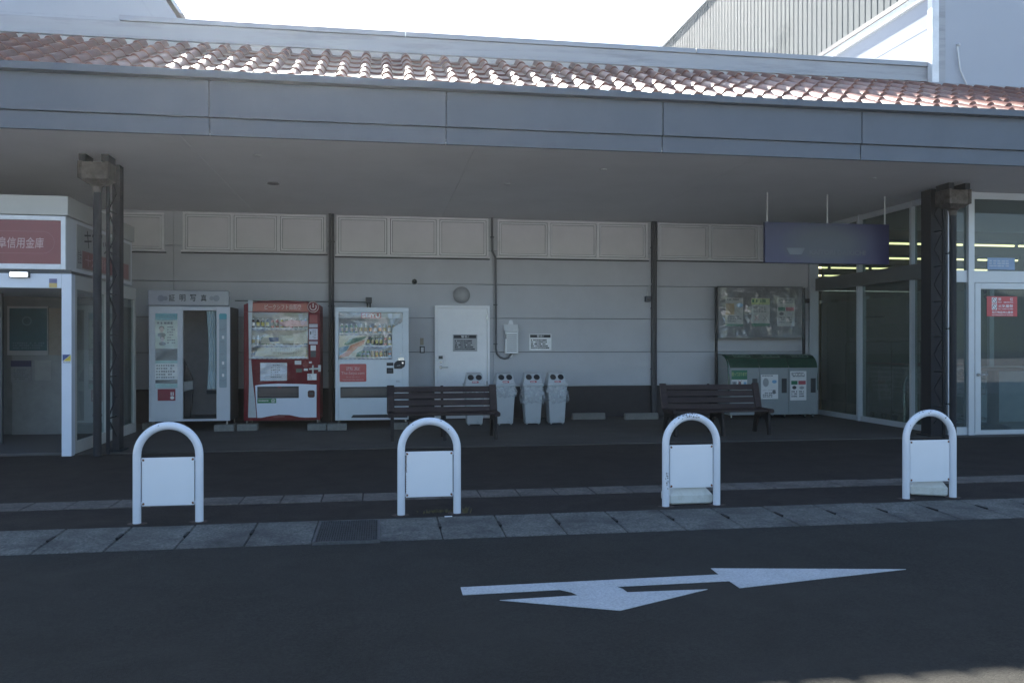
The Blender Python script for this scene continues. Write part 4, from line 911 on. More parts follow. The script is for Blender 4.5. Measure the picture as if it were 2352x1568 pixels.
sheetnote('door_poster', 'green and white notice with a red cross on the left door of the collection box', 1680, 850, 1716, 895, cf_-.018, p1, 'poster', 'notices on the collection box')
o = sheetnote('door_poster', 'mostly blank white notice with a blue bubble on the middle door of the collection box', 1748, 860, 1787, 916, cf_-.018, p2, 'poster', 'notices on the collection box')
sheetnote('door_poster', 'white notice with green and pink boxes on the right door of the collection box', 1815, 852, 1852, 919, cf_-.018, p3, 'poster', 'notices on the collection box')
# poster board
by = 14.85
G = thing('poster_board', 'grey notice board on two dark posts covered with creased clear vinyl above the collection box', 'notice board', (wx(1746, by), by, 0))
x0, x1, z0, z1 = rc(1648, 660, 1843, 775, by)
B(x0+.002, x1-.002, by, by+.02, z0, z1).build('back_panel', mat('board_grey', (.15,.15,.155), .6), G, bevel=.003)
for X in (1645, 1846): B(wx(X, by)-.022, wx(X, by)+.022, by-.025, by+.02, .012, z1+.0).build('post', M_black, G, bevel=.003)
B(x0-.0, x1+.0, by-.012, by+.022, z1+.001, z1+.014).build('top_rail', M_dgrey, G)
N, R_ = 70, 30; vs = []; rd = random.Random(9)
from mathutils import noise as NZ
for j in range(R_+1):
    for i in range(N+1):
        X = x0+(x1-x0)*i/N; Z = z0-.01+(z1-z0)*j/R_; q = NZ.fractal(Vector((X*1.7, Z*1.1, 3)), 1, 2, 3)
        ff = abs(NZ.noise(Vector((X*3+Z*1.5, Z*2-X, 7))))
        vs.append((X, by-.050-.035*q-.06*(.35-min(ff, .35)), Z))
m = MB(); m._add(vs, [(j*(N+1)+i, j*(N+1)+i+1, (j+1)*(N+1)+i+1, (j+1)*(N+1)+i) for j in range(R_) for i in range(N)], True)
m.build('vinyl_cover', clear('board_vinyl', refl=2.0, rough=.04, wav=.10, wscale=1.8, film=.09, filmcol=(.7,.72,.72)), G)
q1 = [('box', opr, (.02,.20,.5,.6)), ('ell', bpr, (.62,.18,.98,.34)), ('bars', ge, (.1,.02,.95,.10), 1, .1, .7), ('bars', ge, (.12,.62,.95,.86), 3, .16, .6), ('box', gpr, (0,.92,1,1))]
q2 = [('box', lime, (0,.02,1,.24)), ('bars', gpr, (.04,.04,.95,.18), 1, .12, .8), ('bars', ge, (.1,.30,.9,.52), 3, .18, .6), ('x', xred, (.16,.62,.40,.80)), ('x', M_ink, (.62,.62,.86,.80)), ('box', gpr, (0,.90,1,1))]
for X0, X1, q, l in ((1666, 1707, q1, 'tan and green poster at the left under the vinyl of the board'), (1726, 1768, q2, 'lime headed poster with crosses in the middle of the board'), (1785, 1825, p3, 'white poster with green and pink boxes at the right of the board')):
    sheetnote('poster', l, X0, 684, X1, 749, by-.001, q, 'poster', 'posters behind the vinyl of the board', m_=mat('poster_stock', (.40,.41,.38), .6))

# ================================================================ things on the wall
wy = WALL-.002
nb = lambda head: [('box', M_ink, (.04,.04,.96,.22)), ('text', M_paper, (.34,.06,.66,.20), head), ('bars', M_ink, (.08,.32,.94,.92), 5, .06, .75)]
sheetnote('warning_notice', 'grey edged warning notice taped to the white door', 1040, 768, 1096, 807, WALL-.058, nb('警告！'), 'notice', None, mat('tape_grey_paper', (.40,.41,.42), .5))
sheetnote('warning_notice', 'laminated warning notice on the wall to the right of the grey electric box', 1215.5, 767, 1266.5, 804, wy, nb('警告！'), 'notice', None, mat('laminate', (.82,.83,.84), .15))
r = .155; single('wall_lamp', 'round domed pale wall lamp above the white door', 'wall lamp', MB().lathe([(r,0),(r,.03),(r*.95,.05),(r*.8,.075),(r*.5,.095),(r*.2,.102)], (wx(1060, WALL), WALL, wz(1060, 677.5, WALL)), 36, 'y'), mat('lamp_globe', (.30,.30,.30), .35), (wx(1060, WALL), WALL, wz(1060, 677.5, WALL)))
c = (wx(952, WALL), WALL, wz(952, 647, WALL)); o = thing('security_camera', 'small dark dome camera on the wall above the white drinks machine', 'camera', c)
MB().lathe([(.05,0),(.05,.03),(.042,.05)], c, 20, 'y').build('housing', M_dgrey, o); MB().lathe([(.036,.05),(.028,.068),(.012,.078)], c, 16, 'y').build('lens', mat('lens_glass', (.01,.01,.012), .08), o)
single('intercom_plate', 'beige blank plate on the wall between the white machine and the door', 'plate', B(wx(965, WALL), wx(973, WALL), WALL-.012, WALL-.001, wz(969,792,WALL), wz(969,776,WALL)), mat('plate_beige', (.30,.26,.20), .5), (wx(969, WALL), WALL, wz(969,784,WALL)), bevel=.002)
c = (wx(970, WALL), WALL, wz(970,802,WALL)); o = thing('wall_switch', 'dark framed switch on the wall just left of the white door', 'switch', c)
a, b, c_, d = rc(964, 795, 975.5, 810.5, WALL); B(a, b, WALL-.02, WALL-.001, c_, d).build('frame', M_dgrey, o, bevel=.003); B(a+.02, b-.02, WALL-.026, WALL-.0205, c_+.02, d-.02).build('button', M_alu, o, bevel=.002)
# electric box and conduit
a, b, c_, d = rc(1158, 745, 1190, 812, WALL-.12); o = thing('electric_box', 'pale grey louvred electric box on the wall right of the door', 'electric box', ((a+b)/2, WALL, c_))
cbx = mat('box_plastic', (.74,.75,.76), .4, var=.03)
m = MB().box(a+.02, b-.0, WALL-.14, WALL-.03, c_, d-.12); m.poly([(a, WALL-.14, d-.119), (b+.01, WALL-.14, d-.119), (b+.01, WALL-.05, d), (a, WALL-.05, d)], (0,.02,0)); m.build('case', cbx, o, bevel=.005)
m = MB(); n = 9
for i in range(n): z = c_+.05+i*(d-c_-.24)/(n-1); m.box(a+.05, b-.03, WALL-.146, WALL-.1405, z-.004, z+.006)
m.box(a+.035, b-.018, WALL-.1435, WALL-.1402, d-.135, d-.128); m.build('louvre', mat('louvre_shadow', (.16,.17,.18), .5), o)
m = MB(); xc = (a+b)/2+.01; m.poly([(xc-.06, WALL-.03, d-.05)]+[(xc+.035*math.cos(math.radians(t)), WALL-.03, d+.055+.03*math.sin(math.radians(t))) for t in range(180, -1, -20)]+[(xc+.06, WALL-.03, d-.05)], (0,.02,0))
m.poly([(xc+.04*math.cos(math.radians(t)), WALL-.03, c_-.02+.05*math.sin(math.radians(t))) for t in range(180, 361, 20)], (0,.02,0)); m.build('mounting_ear', cbx, o)
B(a+.022, a+.036, WALL-.15, WALL-.141, c_+.27, c_+.36).build('latch', M_black, o)
yc = WALL-.035
q = [(1130.5,500),(1130.5,558),(1131,577),(1134.5,585),(1138,592),(1138.5,650),(1139,700),(1139,770),(1139,800),(1142,812),(1149,820),(1158,823),(1167,821),(1173,814),(1176,806)]
m = MB().tube([(wx(X, yc), yc, wz(X, Y, yc)) for X, Y in q], .020, 12)
o = single('conduit_pipe', 'dark flexible conduit running down the wall and curling into the electric box', 'conduit', m, mat('conduit_grey', (.12,.12,.125), .5), (wx(1139, yc), yc, 2))
m = MB()
for Y in (545, 700, 790): x = wx(1138 if Y > 590 else 1130.5, yc); z = wz(1139, Y, yc); m.box(x-.035, x+.035, yc-.024, WALL-.001, z-.008, z+.008)
m.build('clip', M_dgrey, o)
c = (wx(1488, WALL-.06), WALL-.06, wz(1488, 686, WALL-.06)); o = thing('wall_socket', 'small dark outdoor socket hanging from a curved cable beside the right wall post', 'socket', c)
B(c[0]-.05, c[0]+.05, WALL-.10, WALL-.002, c[2]-.06, c[2]+.05).build('housing', mat('socket_grey', (.07,.08,.10), .4), o, bevel=.012); MB().lathe([(.03,0),(.026,.02)], (c[0], WALL-.10, c[2]-.02), 14, 'y').build('cover', M_dgrey, o)
MB().tube([(wx(X, yc), yc, wz(X, Y, yc)) for X, Y in ((1488,682),(1488,670),(1490,660),(1494,654),(1500,650))], .012, 8).build('cable', M_alu, o)
c = (wx(847, WALL-.05), WALL-.05, wz(847, 690, WALL-.05)); o = thing('junction_box', 'small dark junction box on the wall above the white machine with a thin wire', 'junction box', c)
B(c[0]-.055, c[0]+.055, WALL-.10, WALL-.002, c[2]-.05, c[2]+.055).build('housing', M_dgrey, o, bevel=.006)
m = MB().tube([(c[0]-.025, WALL-.05, c[2]-.05), (c[0]-.025, WALL-.05, c[2]-.4)], .012, 8).tube([(c[0]+.025, WALL-.05, c[2]-.05), (c[0]+.025, WALL-.05, c[2]-.4)], .012, 8)
m.tube([(c[0]-.05, WALL-.02, c[2]-.03), (wx(775, WALL), WALL-.02, c[2]-.025), (wx(540, WALL), WALL-.02, c[2]-.02)], .008, 6); m.build('cable', M_black, o)
c = (wx(1851, WALL-.05), WALL-.05, wz(1851, 692, WALL-.05)); single('door_sensor', 'small black sensor box on the wall edge beside the glass entrance', 'sensor', B(c[0]-.05, c[0]+.06, WALL-.09, WALL-.002, c[2]-.03, c[2]+.05), M_black, c, bevel=.006)

# ================================================================ hanging sign
hy = 11.9; x0, x1, z0, z1 = rc(1755, 513, 2040, 606, hy)
G = thing('hanging_sign', 'dark blue shop sign board with a blurred pale middle hanging on three white rods', 'sign', ((x0+x1)/2, hy, z1))
bl = bpy.data.materials.new('sign_face'); bl.use_nodes = True; n = bl.node_tree; L = n.links.new; b_ = n.nodes['Principled BSDF']; b_.inputs['Roughness'].default_value = .35
tc = n.nodes.new('ShaderNodeTexCoord'); sp = n.nodes.new('ShaderNodeMapping'); sp.inputs['Location'].default_value = (.06, 0, .85); sp.inputs['Scale'].default_value = (1.25, 0, 2.6)
L(tc.outputs['Object'], sp.inputs[0]); gr = n.nodes.new('ShaderNodeTexGradient'); gr.gradient_type = 'SPHERICAL'; L(sp.outputs[0], gr.inputs[0])
crp = n.nodes.new('ShaderNodeValToRGB'); crp.color_ramp.elements[0].position = .0; crp.color_ramp.elements[0].color = (.013,.014,.066,1); crp.color_ramp.elements[1].position = .5; crp.color_ramp.elements[1].color = (.036,.043,.060,1)
L(gr.outputs[0], crp.inputs[0]); L(crp.outputs[0], b_.inputs['Base Color'])
BD = B(x0, x1, hy-.03, hy+.03, z0, z1).build('board', bl, G, bevel=.006)
a, b, c, d = rc(1857, 575, 1985, 586, hy); txt('KAITORI DAIKICHI', a, b, c, d, hy-.0325, mat('faded_lettering', (.075,.08,.10), .5), BD, bold=.03)
m = MB(); m.poly([(wx(X, hy), hy-.033, wz(X, Y, hy)) for X, Y in ((1804,570),(1846,570),(1839,585),(1812,585))], (0,.002,0)); m.build('pale_mark', mat('pale_mark', (.11,.125,.145), .5), BD)
for X in (1762, 1900, 2032): MB().tube([(wx(X, hy), hy, z1-.002), (wx(X, hy), hy, SZ)], .013, 10).build('rod', mat('rod_white', (.42,.42,.42), .4), G)
# ================================================================ cash machine booth at the left
AY = 11.0; AB = 13.75
bw = mat('booth_white', (.58,.60,.64), .4, var=.02, dirt=(.50,.52,.55), dscale=1.5); bgy = mat('booth_roof_grey', (.44,.44,.42), .6, var=.03)
ax = wx(165, AY); AXL = -8.2
G = thing('atm_booth', 'white cash machine booth with a dark red bank sign at the left edge', 'booth', (ax-1, AY, 0))
sxr = wx(152, AY)
z1r, z0r = wz(80, 450, AY), wz(80, 494, AY)
B(AXL, wx(159, AY), AY-.05, AB, z0r, z1r).build('roof', bgy, G, bevel=.006)
zs0, zs1 = wz(152, 620, AY), z0r-.004
zf = zs0+.005
B(AXL, sxr-.002, AY+.02, AB-.001, zs0, zs1).build('sign_housing', bw, G, bevel=.004)
ra, rb, rcz, rd_ = wx(-400, AY), wx(141, AY), wz(141, 607, AY), wz(141, 507, AY)
m = MB().box(rb, sxr-.001, AY-.02, AY+.019, zs0+.003, zs1-.003).box(AXL, rb-.001, AY-.02, AY+.019, rd_, zs1-.003).box(AXL, rb-.001, AY-.02, AY+.019, zs0+.003, rcz)
m.build('sign_frame', mat('sign_frame_white', (.66,.68,.72), .35), G, bevel=.004)
SB = B(AXL+.3, rb-.002, AY, AY+.018, rcz+.001, rd_-.001).build('sign_board', mat('bank_red', (.20,.045,.05), .3, var=.05), G)
lt = mat('sign_lettering_rose', (.48,.32,.32), .45)
a, b, c, d = rc(-5, 544.6, 101, 570, AY); txt('阜信用金庫', a, b, c, d, AY-.002, lt, SB, bold=.004, obl=.08)
m = MB(); zt1, zt2, xr = wz(80, 531, AY), wz(80, 582, AY), wx(98, AY); rr = (zt1-zt2)/2; th = .004
m.box(AXL+.5, xr, AY-.002, AY-.0005, zt1-th, zt1).box(AXL+.5, xr, AY-.002, AY-.0005, zt2, zt2+th); ringp(m, xr, zt2+rr, rr-th, rr, AY-.0005, -90, 90, 20, .0015); m.build('sign_outline', mat('outline_rose', (.30,.13,.13), .5), SB)
# lower white frame
zh0 = wz(150, 662, AY); zh1 = wz(150, 629, AY)
pxl = wx(142, AY)
m = MB().box(pxl, ax, AY-.01, AY+.12, 0, zh1).box(AXL, pxl-.001, AY-.01, AY+.12, zh0, zh1); m.build('door_frame', mat('frame_bluish_white', (.64,.68,.76), .35, var=.02), G, bevel=.004)
B(AXL, ax-.01, AY+.0, AY+.02, zh1+.001, zs0-.001).build('shadow_gap', M_dgrey, G)
a, b, c, d = rc(24, 624, 70, 638, AY-.01); LP = B(a, b, AY-.06, AY-.011, c, d).build('sensor_lamp', M_dgrey, G, bevel=.004)
B(a+.014, b-.014, AY-.068, AY-.061, c+.012, d-.012).build('lamp_face', emit('lit_white', (.85,.92,1), .9), LP)
a, b, c, d = rc(113, 640, 131, 650, AY-.01); b2 = B(a, b, AY-.013, AY-.0105, c, d).build('blue_sticker', mat('sticker_indigo', (.12,.12,.25), .4), G)
a, b, c, d = rc(113, 650.2, 131, 662, AY-.01); B(a, b, AY-.013, AY-.0105, c+.01, d).build('yellow_sticker', mat('sticker_yellow', (.50,.36,.12), .4), G)
a, b, c, d = rc(144, 814, 162.5, 829, AY-.01); m = MB(); m.poly([(a, AY-.013, c), (a, AY-.013, d), (b, AY-.013, d)], (0,.002,0)); SC_ = m.build('security_sticker', mat('sticker_navy', (.02,.05,.20), .4), G)
m = MB(); m.poly([(a+.006, AY-.013, c), (b, AY-.013, c), (b, AY-.013, d-.006)], (0,.002,0)); m.build('yellow_half', mat('sticker_bright_yellow', (.62,.48,.05), .4), SC_)
a, b, c, d = rc(144.5, 830, 162.5, 833.5, AY-.01); txt('ALSOK', a, b, c, d, AY-.0125, M_ink, SC_)
# side wall of the booth
X_ = sxr-.01
B(ax-.06, ax-.005, AY+.125, AB, 0, .16).build('side_plinth', bgy, G)
sg = clear('booth_glass', tint=(.75,.80,.80), refl=1.6, rough=.01)
m = MB()
for ya, yb in ((AY+.125, AY+.20), (AY+1.30, AY+1.36), (AB-.10, AB)): m.box(ax-.055, ax-.006, ya, yb, .161, zh0-.002)
m.box(ax-.055, ax-.006, AY+.121, AB, zh0, zh1); m.build('side_frame', bgy, G, bevel=.003)
for ya, yb in ((AY+.201, AY+1.299), (AY+1.361, AB-.101)): B(ax-.032, ax-.026, ya, yb, .162, zh0-.003).build('side_pane', sg, G)
B(ax-.05, ax-.012, AY+1.5, AB-.12, .17, 1.3).build('side_inner_panel', bw, G) if 0 else None
# signs on the side of the housing (reading along +y, facing +x)
xs_ = sxr+.001
SS = B(sxr-.001, sxr+.004, AY+.35, AB-.1, zs0+.05, zs0+.62).build('side_sign', mat('side_sign_grey', (.34,.34,.34), .5), G)
txt('キャッシュ', AY+.62, AY+2.3, zs0+.34, zs0+.58, sxr+.0055, M_ink, SS, side=True)
B(sxr+.0041, sxr+.006, AY+.55, AY+2.55, zs0+.07, zs0+.30).build('side_sign_red', mat('bank_red', (.20,.045,.05), .3), SS)
txt('十六銀行', AY+.65, AY+1.6, zs0+.11, zs0+.26, sxr+.0075, lt, SS, side=True)
txt('信金', AY+.38, AY+.52, zs0+.12, zs0+.30, sxr+.0055, M_ink, SS, side=True)
# inside
IY = 13.5
B(AXL, ax-.06, IY, AB, 0, zh1).build('back_wall', mat('booth_inside', (.20,.21,.21), .6), G)
B(AXL, ax-.06, AY+.13, IY, zh0+.02, zh0+.06).build('ceiling', bw, G)
B(AXL, ax-.061, AY+.13, IY-.001, 0.012, .03).build('floor', mat('booth_floor', (.07,.07,.07), .7), G)
B(AXL, wx(4, 12.2), 12.2, 12.26, .031, zh0).build('partition', M_dgrey, G)
a, b, c, d = rc(28, 944-32, 150, 990, IY-.12); 
pan = mat('atm_panel', (.27,.28,.28), .5)
B(wx(28, IY-.10), ax-.1, IY-.10, IY-.001, .031, wz(90, 944-140, IY)).build('counter_panel', pan, G)
B(wx(18, IY-.1), wx(111, IY-.1), IY-.12, IY-.101, wz(60, 815, IY), wz(60, 704, IY)).build('poster_frame', M_alu, G)
a, b, c, d = rc(22, 708, 108, 805, IY-.12); PT = B(a, b, IY-.125, IY-.1205, c, d).build('landscape_poster', mat('poster_deep_teal', (.045,.13,.16), .3, var=.2, scale=3), G)
m = MB(); ringp(m, wx(62, IY-.12), wz(62, 737, IY-.12), .05, .07, IY-.1255, n=20, th=.001); m.build('poster_emblem', mat('faint_teal', (.12,.24,.27), .4), PT); m = MB(); a, b, c, d = rc(30, 785, 104, 802, IY-.12); bars(m, a, b, c, d, IY-.1255, 3, seed=31, fill=.6); m.build('poster_print', mat('faint_teal', (.12,.24,.27), .4), PT)
m = MB(); m.quad; B(wx(112.5, IY-.1), wx(150, IY-.1), IY-.11, IY-.101, wz(130, 815, IY), wz(130, 708, IY)).build('beige_panel', mat('beige_panel', (.30,.26,.22), .6), G)
a, b, c, d = rc(25, 828, 72, 877, IY-.11); NT = B(a, b, IY-.112, IY-.101, c, d).build('framed_notice', mat('notice_dim', (.26,.27,.28), .5), G)
m = MB().box(a, b, IY-.114, IY-.1125, d-.09, d); m.build('notice_heading', mat('indigo', (.05,.05,.12), .5), NT); m = MB(); bars(m, a+.04, b-.04, c+.03, d-.12, IY-.1125, 6, seed=33); m.build('fine_print', ge, NT)
a, b, c, d = rc(80, 827, 117, 873, IY-.11); B(a, b, IY-.108, IY-.101, c, d).build('paper_notice', mat('paper_dim', (.33,.33,.33), .5), G)

# ================================================================ glass entrance
GX, GY = 8.50, 11.30
fr = mat('entrance_aluminium', (.50,.53,.56), .38, var=.03, metal=.15); frd = mat('entrance_dark_beam', (.11,.12,.12), .5)
gl_s = clear('entrance_glass', tint=(.66,.74,.72), refl=1.5, rough=.0, film=.22, filmcol=(.22,.26,.245))  # film colour of side and front glass imitates a veil of light
gl_f = clear('front_glass', tint=(.70,.76,.76), refl=1.5, rough=.0, film=.16, filmcol=(.26,.31,.31))
G = thing('glass_entrance', 'aluminium framed glass store entrance at the right with lit ceiling tubes inside', 'entrance', (GX+.8, GY, 0))
ZT = 3.69
# jamb at the store wall
m = MB().box(8.275, 8.33, WALL-.06, WALL+.2, .012, ZT).box(8.345, GX-.03, WALL-.03, WALL+.2, .012, ZT); m.build('jamb', fr, G, bevel=.003)
ys = [GY+.06, 12.2, 13.67, WALL-.03]; bz0, bz1 = 2.42, 2.66
for y_ in ys[1:3]:
    w_ = .05 if y_ == 13.67 else .025
    m = MB().box(GX-.05, GX+.06, y_-w_, y_+w_, .012, ZT)
    if y_ == 13.67: m.box(GX-.08, GX-.051, y_-w_+.01, y_+.02, .012, ZT)
    m.build('mullion', fr, G, bevel=.003)
B(GX-.10, GX+.03, GY+.15, WALL-.031, bz0, bz1).build('transom', frd, G, bevel=.004)
B(GX-.04, GX+.05, GY+.08, WALL-.031, .012, .10).build('sill', fr, G, bevel=.003); B(GX-.04, GX+.05, GY+.08, WALL-.031, 3.60, ZT).build('head_rail', fr, G)
for i in range(3):
    ya, yb = ys[i]+.055, ys[i+1]-.055
    B(GX-.002, GX+.006, ya, yb, .101, bz0-.001).build('side_pane', gl_s, G); B(GX-.002, GX+.006, ya, yb, bz1+.001, 3.599).build('side_pane', gl_s, G)
# front
zt1, zt2 = wz(2280, 622, GY), wz(2280, 649, GY); zth = wz(2280, 458, GY)
xm0, xm1 = wx(2222, GY), wx(2235.5, GY); xr_ = 14
m = MB().box(GX-.05, GX+.05, GY, GY+.11, .0, ZT); m.build('corner_post', fr, G, bevel=.003)
m = MB().box(xm0, xm1, GY-.03, GY+.08, .0, ZT); m.build('front_post', fr, G, bevel=.003)
B(GX+.051, xm0-.001, GY, GY+.06, zt2, zt1).build('transom', fr, G, bevel=.003); B(xm1+.001, xr_, GY, GY+.06, zt2-.0, zt1).build('transom', fr, G, bevel=.003)
B(GX+.051, xm0-.001, GY, GY+.06, .0, .13).build('sill', fr, G, bevel=.003)
B(GX+.051, xr_, GY+.001, GY+.06, zth, ZT).build('head_rail', fr, G)
B(GX+.051, xm0-.001, GY+.025, GY+.033, .131, zt2-.001).build('front_pane', gl_f, G); B(GX+.051, xm0-.001, GY+.025, GY+.033, zt1+.001, zth-.001).build('front_pane', gl_f, G)
B(xm1+.001, xr_, GY+.025, GY+.033, zt1+.001, zth-.001).build('front_pane', gl_f, G)
dx0 = wx(2239, GY); dx1 = dx0+1.10; gx0 = wx(2252, GY); gz1, gz0 = wz(2290, 664, GY), wz(2290, 987, GY); st = gx0-dx0
D = MB().box(dx0, gx0, GY-.01, GY+.04, .03, zt2-.006).box(dx1-st, dx1, GY-.01, GY+.04, .03, zt2-.006).box(gx0+.001, dx1-st-.001, GY-.01, GY+.04, gz1, zt2-.006).box(gx0+.001, dx1-st-.001, GY-.01, GY+.04, .03, gz0).build('door', fr, G, bevel=.003)
B(gx0+.001, dx1-st-.001, GY+.012, GY+.020, gz0+.001, gz1-.001).build('door_pane', gl_f, D)
B(xm1+.001, xr_, GY, GY+.08, .0, .028).build('threshold', fr, G)
B(dx1+.01, dx1+.09, GY-.01, GY+.06, .03, zt2-.001).build('front_post', fr, G, bevel=.003); B(dx1+.091, xr_, GY+.025, GY+.033, .03, zt2-.001).build('front_pane', gl_f, G)
hzz = wz(2245, 860, GY); hx_ = wx(2245, GY); MB().lathe([(.026,0),(.026,.012),(.014,.03)], (hx_, GY-.01, hzz), 14, 'y').tube([(hx_, GY-.045, hzz), (hx_+.02, GY-.06, hzz), (wx(2262, GY), GY-.055, hzz)], .009, 10).build('handle', M_steel, D)
for Y in (667, 679): 
    a, b, c, d = rc(2261, Y, 2267, Y+6, GY); B(a, b, GY+.008, GY+.011, c, d).build('black_sticker', M_ink, D)
# red no smoking sign on the door pane
a, b, c, d = rc(2267.5, 680.5, 2337, 726.5, GY); gy = GY+.008
o = thing('safety_sign', 'red sign with white lettering and no smoking symbols on the glass entrance door', 'sign', ((a+b)/2, gy, c)); w_, h_ = b-a, d-c
B(a, b, gy-.002, gy+.003, c, d).build('plate', mat('sign_red', (.50,.06,.07), .35), o)
m = MB().box(a+w_*.16, a+w_*.33, gy-.004, gy-.0021, c+h_*.66, c+h_*.94).box(a+w_*.16, a+w_*.33, gy-.004, gy-.0021, c+h_*.33, c+h_*.62); m.build('symbol_field', M_white, o)
m = MB()
for q in (.80, .475): cx_, cz_ = a+w_*.245, c+h_*q; ringp(m, cx_, cz_, h_*.10, h_*.125, gy-.0041, n=18, th=.001); m.poly([(cx_-h_*.09, gy-.0052, cz_+h_*.07), (cx_-h_*.07, gy-.0052, cz_+h_*.09), (cx_+h_*.09, gy-.0052, cz_-h_*.07), (cx_+h_*.07, gy-.0052, cz_-h_*.09)], (0,.001,0))
m.build('symbol', mat('symbol_black', (.05,.03,.03), .5), o)
for s_, u0, u1, v0, v1 in (('禁', .37, .47, .78, .93), ('煙', .76, .86, .78, .93), ('NO   SMOKING', .37, .86, .67, .74), ('火気厳禁', .37, .86, .44, .60), ('NO OPEN FLAME', .37, .86, .34, .40), ('危険物品持込厳禁', .16, .86, .14, .27), ('NO DANGEROUS GOODS', .16, .86, .04, .10)):
    txt(s_, a+w_*u0, a+w_*u1, c+h_*v0, c+h_*v1, gy-.0045, M_white, o, bold=.01)
a, b, c, d = rc(2270, 592, 2333, 621, GY); o = thing('window_notice', 'pale blue notice strip stuck in the upper pane above the glass door', 'notice', ((a+b)/2, GY+.02, c))
B(a, b, GY+.018, GY+.021, c+.012, d).build('sheet', mat('notice_sky_blue', (.22,.32,.48), .5), o); m = MB(); bars(m, a+.03, b-.03, c+.05, d-.03, GY+.018, 3, seed=41, fill=.55, cell=.07); m.build('print', mat('notice_pale', (.45,.50,.58), .5), o)

# ================================================================ store interior
dk = mat('interior_dark', (.045,.048,.045), .8); fl = mat('interior_floor', (.10,.105,.10), .35)
struct('interior_floor', B(GX+.06, 26, GY+.09, 34, -.1, .016), fl)
m = MB().box(GX+.02, 26, GY+.09, 34, 3.72, 3.80); struct('interior_ceiling', m, mat('interior_ceiling', (.10,.09,.075), .8))
m = MB().box(GX+.06, 26, 33.8, 34, .02, 3.7).box(25.8, 26, GY+.3, 33.8, .02, 3.7).box(XE+.1, GX+.05, WALL+.3, 34, 0, 3.7); struct('interior_walls', m, mat('interior_wall', (.16,.17,.16), .8))
tubeE = emit('fluorescent_tube', (1.0,.90,.45), .7)
LG = None; cnt = 0
def light_unit():
    g = thing('ceiling_light', '', 'ceiling light', (0,0,0), 'rows of fluorescent lights on the store ceiling')
    B(-.61, .61, -.05, .05, .03, .09).build('housing', dk, g); MB().tube([(-.58, 0, 0), (.58, 0, 0)], .022, 8).build('tube', tubeE, g); return g
lu = light_unit(); lst = []
rowd = [16.2, 19.1, 21.8, 24.4, 27.0]
for ri, yy in enumerate(rowd):
    x = 8.95 if yy > 15 else 9.4; n = 0
    while x < yy*.80+1.2 and n < 7:
        c = lu if not lst else copy_tree(lu); c.location = (x+.6, yy+.3, 3.57); c['label'] = '%s fluorescent tube from the left in the %s row on the store ceiling' % (('first','second','third','fourth','fifth','sixth','seventh')[n], ('nearest','second nearest','middle','second farthest','farthest')[ri]); lst.append(c); x += 1.28; n += 1
ORG = Vector((0,0,0))
# dark shelving and posters inside
for i, (x, y, l) in enumerate(((10.3, 21.0, 'nearer dark shelving unit standing inside the store behind the carts'), (13.5, 25.0, 'farther dark shelving unit standing deep inside the store'))):
    g = thing('shelving_unit', l, 'shelf', (x, y, 0), 'shelving units in the store'); w_ = 3.0
    B(x, x+w_, y+.2, y+.25, .02, 1.7).build('back_panel', dk, g)
    for z in (.2, .65, 1.1, 1.55): B(x, x+w_, y-.2, y+.199, z, z+.03).build('shelf', mat('shelf_grey', (.16,.16,.16), .5), g)
    for xx in (x, x+w_): B(xx-.02, xx+.02, y-.2, y+.26, .02, 1.75).build('upright', dk, g)
g = thing('standing_notice', 'tall pale grey printed notice hanging inside the side glass beside the dark column', 'notice', (8.62, 12.05, 1.3))
B(8.62, 8.63, 11.62, 12.16, 1.05, 1.95).build('sheet', mat('dim_paper', (.30,.32,.32), .6), g)
m = MB()
rdd = random.Random(2)
for i in range(16):
    z = 1.88-i*.05; 
    m.box(8.616, 8.6195, 11.68, 12.1-rdd.random()*.15, z-.008, z+.008) if i not in (1,) else m.box(8.616, 8.6195, 11.66, 12.12, z-.02, z+.02)
m.build('print', mat('dim_ink', (.10,.10,.10), .6), g)
# shopping carts in a nested row
cartm = mat('cart_wire', (.30,.31,.32), .35, metal=.7)
def cart():
    g = thing('shopping_cart', '', 'shopping cart', (0,0,0), 'shopping carts nested behind the side glass')
    m = MB(); r = .006
    def ringr(w0, y0, y1, z): return [(-w0, y0, z), (w0, y0, z), (w0, y1, z), (-w0, y1, z)]
    for k in range(6):
        t = k/5; w0, y0, y1, z = .19+.06*t, -.36-.06*t, .30+.05*t, .52+.42*t; R = ringr(w0, y0, y1, z); m.tube(R+[R[0]], r, 5)
    for k in range(8):
        t = k/7; yb_ = -.36+.66*t; yt_ = -.42+.77*t
        for s in (-1, 1): m.tube([(s*.19, yb_, .52), (s*.25, yt_, .94)], r*.8, 5)
        m.tube([(-.19, yb_, .52), (.19, yb_, .52)], r*.8, 5)
    for k in range(1, 7):
        t = k/7; m.tube([(-.19+.38*t, -.36, .52), (-.25+.5*t, -.42, .94)], r*.8, 5)
    m.build('basket', cartm, g)
    m = MB()
    for s in (-1, 1): m.tube([(s*.20, -.40, .10), (s*.22, .30, .14), (s*.24, .38, .30), (s*.24, .40, .98)], .012, 8)
    m.tube([(-.2, -.40, .10), (.2, -.40, .10)], .012, 8); m.build('chassis', cartm, g)
    MB().tube([(-.26, .42, 1.0), (.26, .42, 1.0)], .018, 10).build('handle', mat('cart_handle', (.20,.03,.03), .4), g)
    for s in (-1, 1):
        for y in (-.38, .32): MB().lathe([(.055,-.014),(.055,.014)], (s*.2, y, .058), 14, 'x').build('wheel', M_black, g)
    return g
c0 = cart(); cl = ['shopping cart at the near end of the nested row behind the side glass', 'second shopping cart of the nested row behind the side glass', 'third shopping cart of the nested row behind the side glass', 'fourth shopping cart of the nested row behind the side glass', 'shopping cart at the far end of the nested row behind the side glass']
cs = [c0]+[copy_tree(c0) for _ in range(4)]
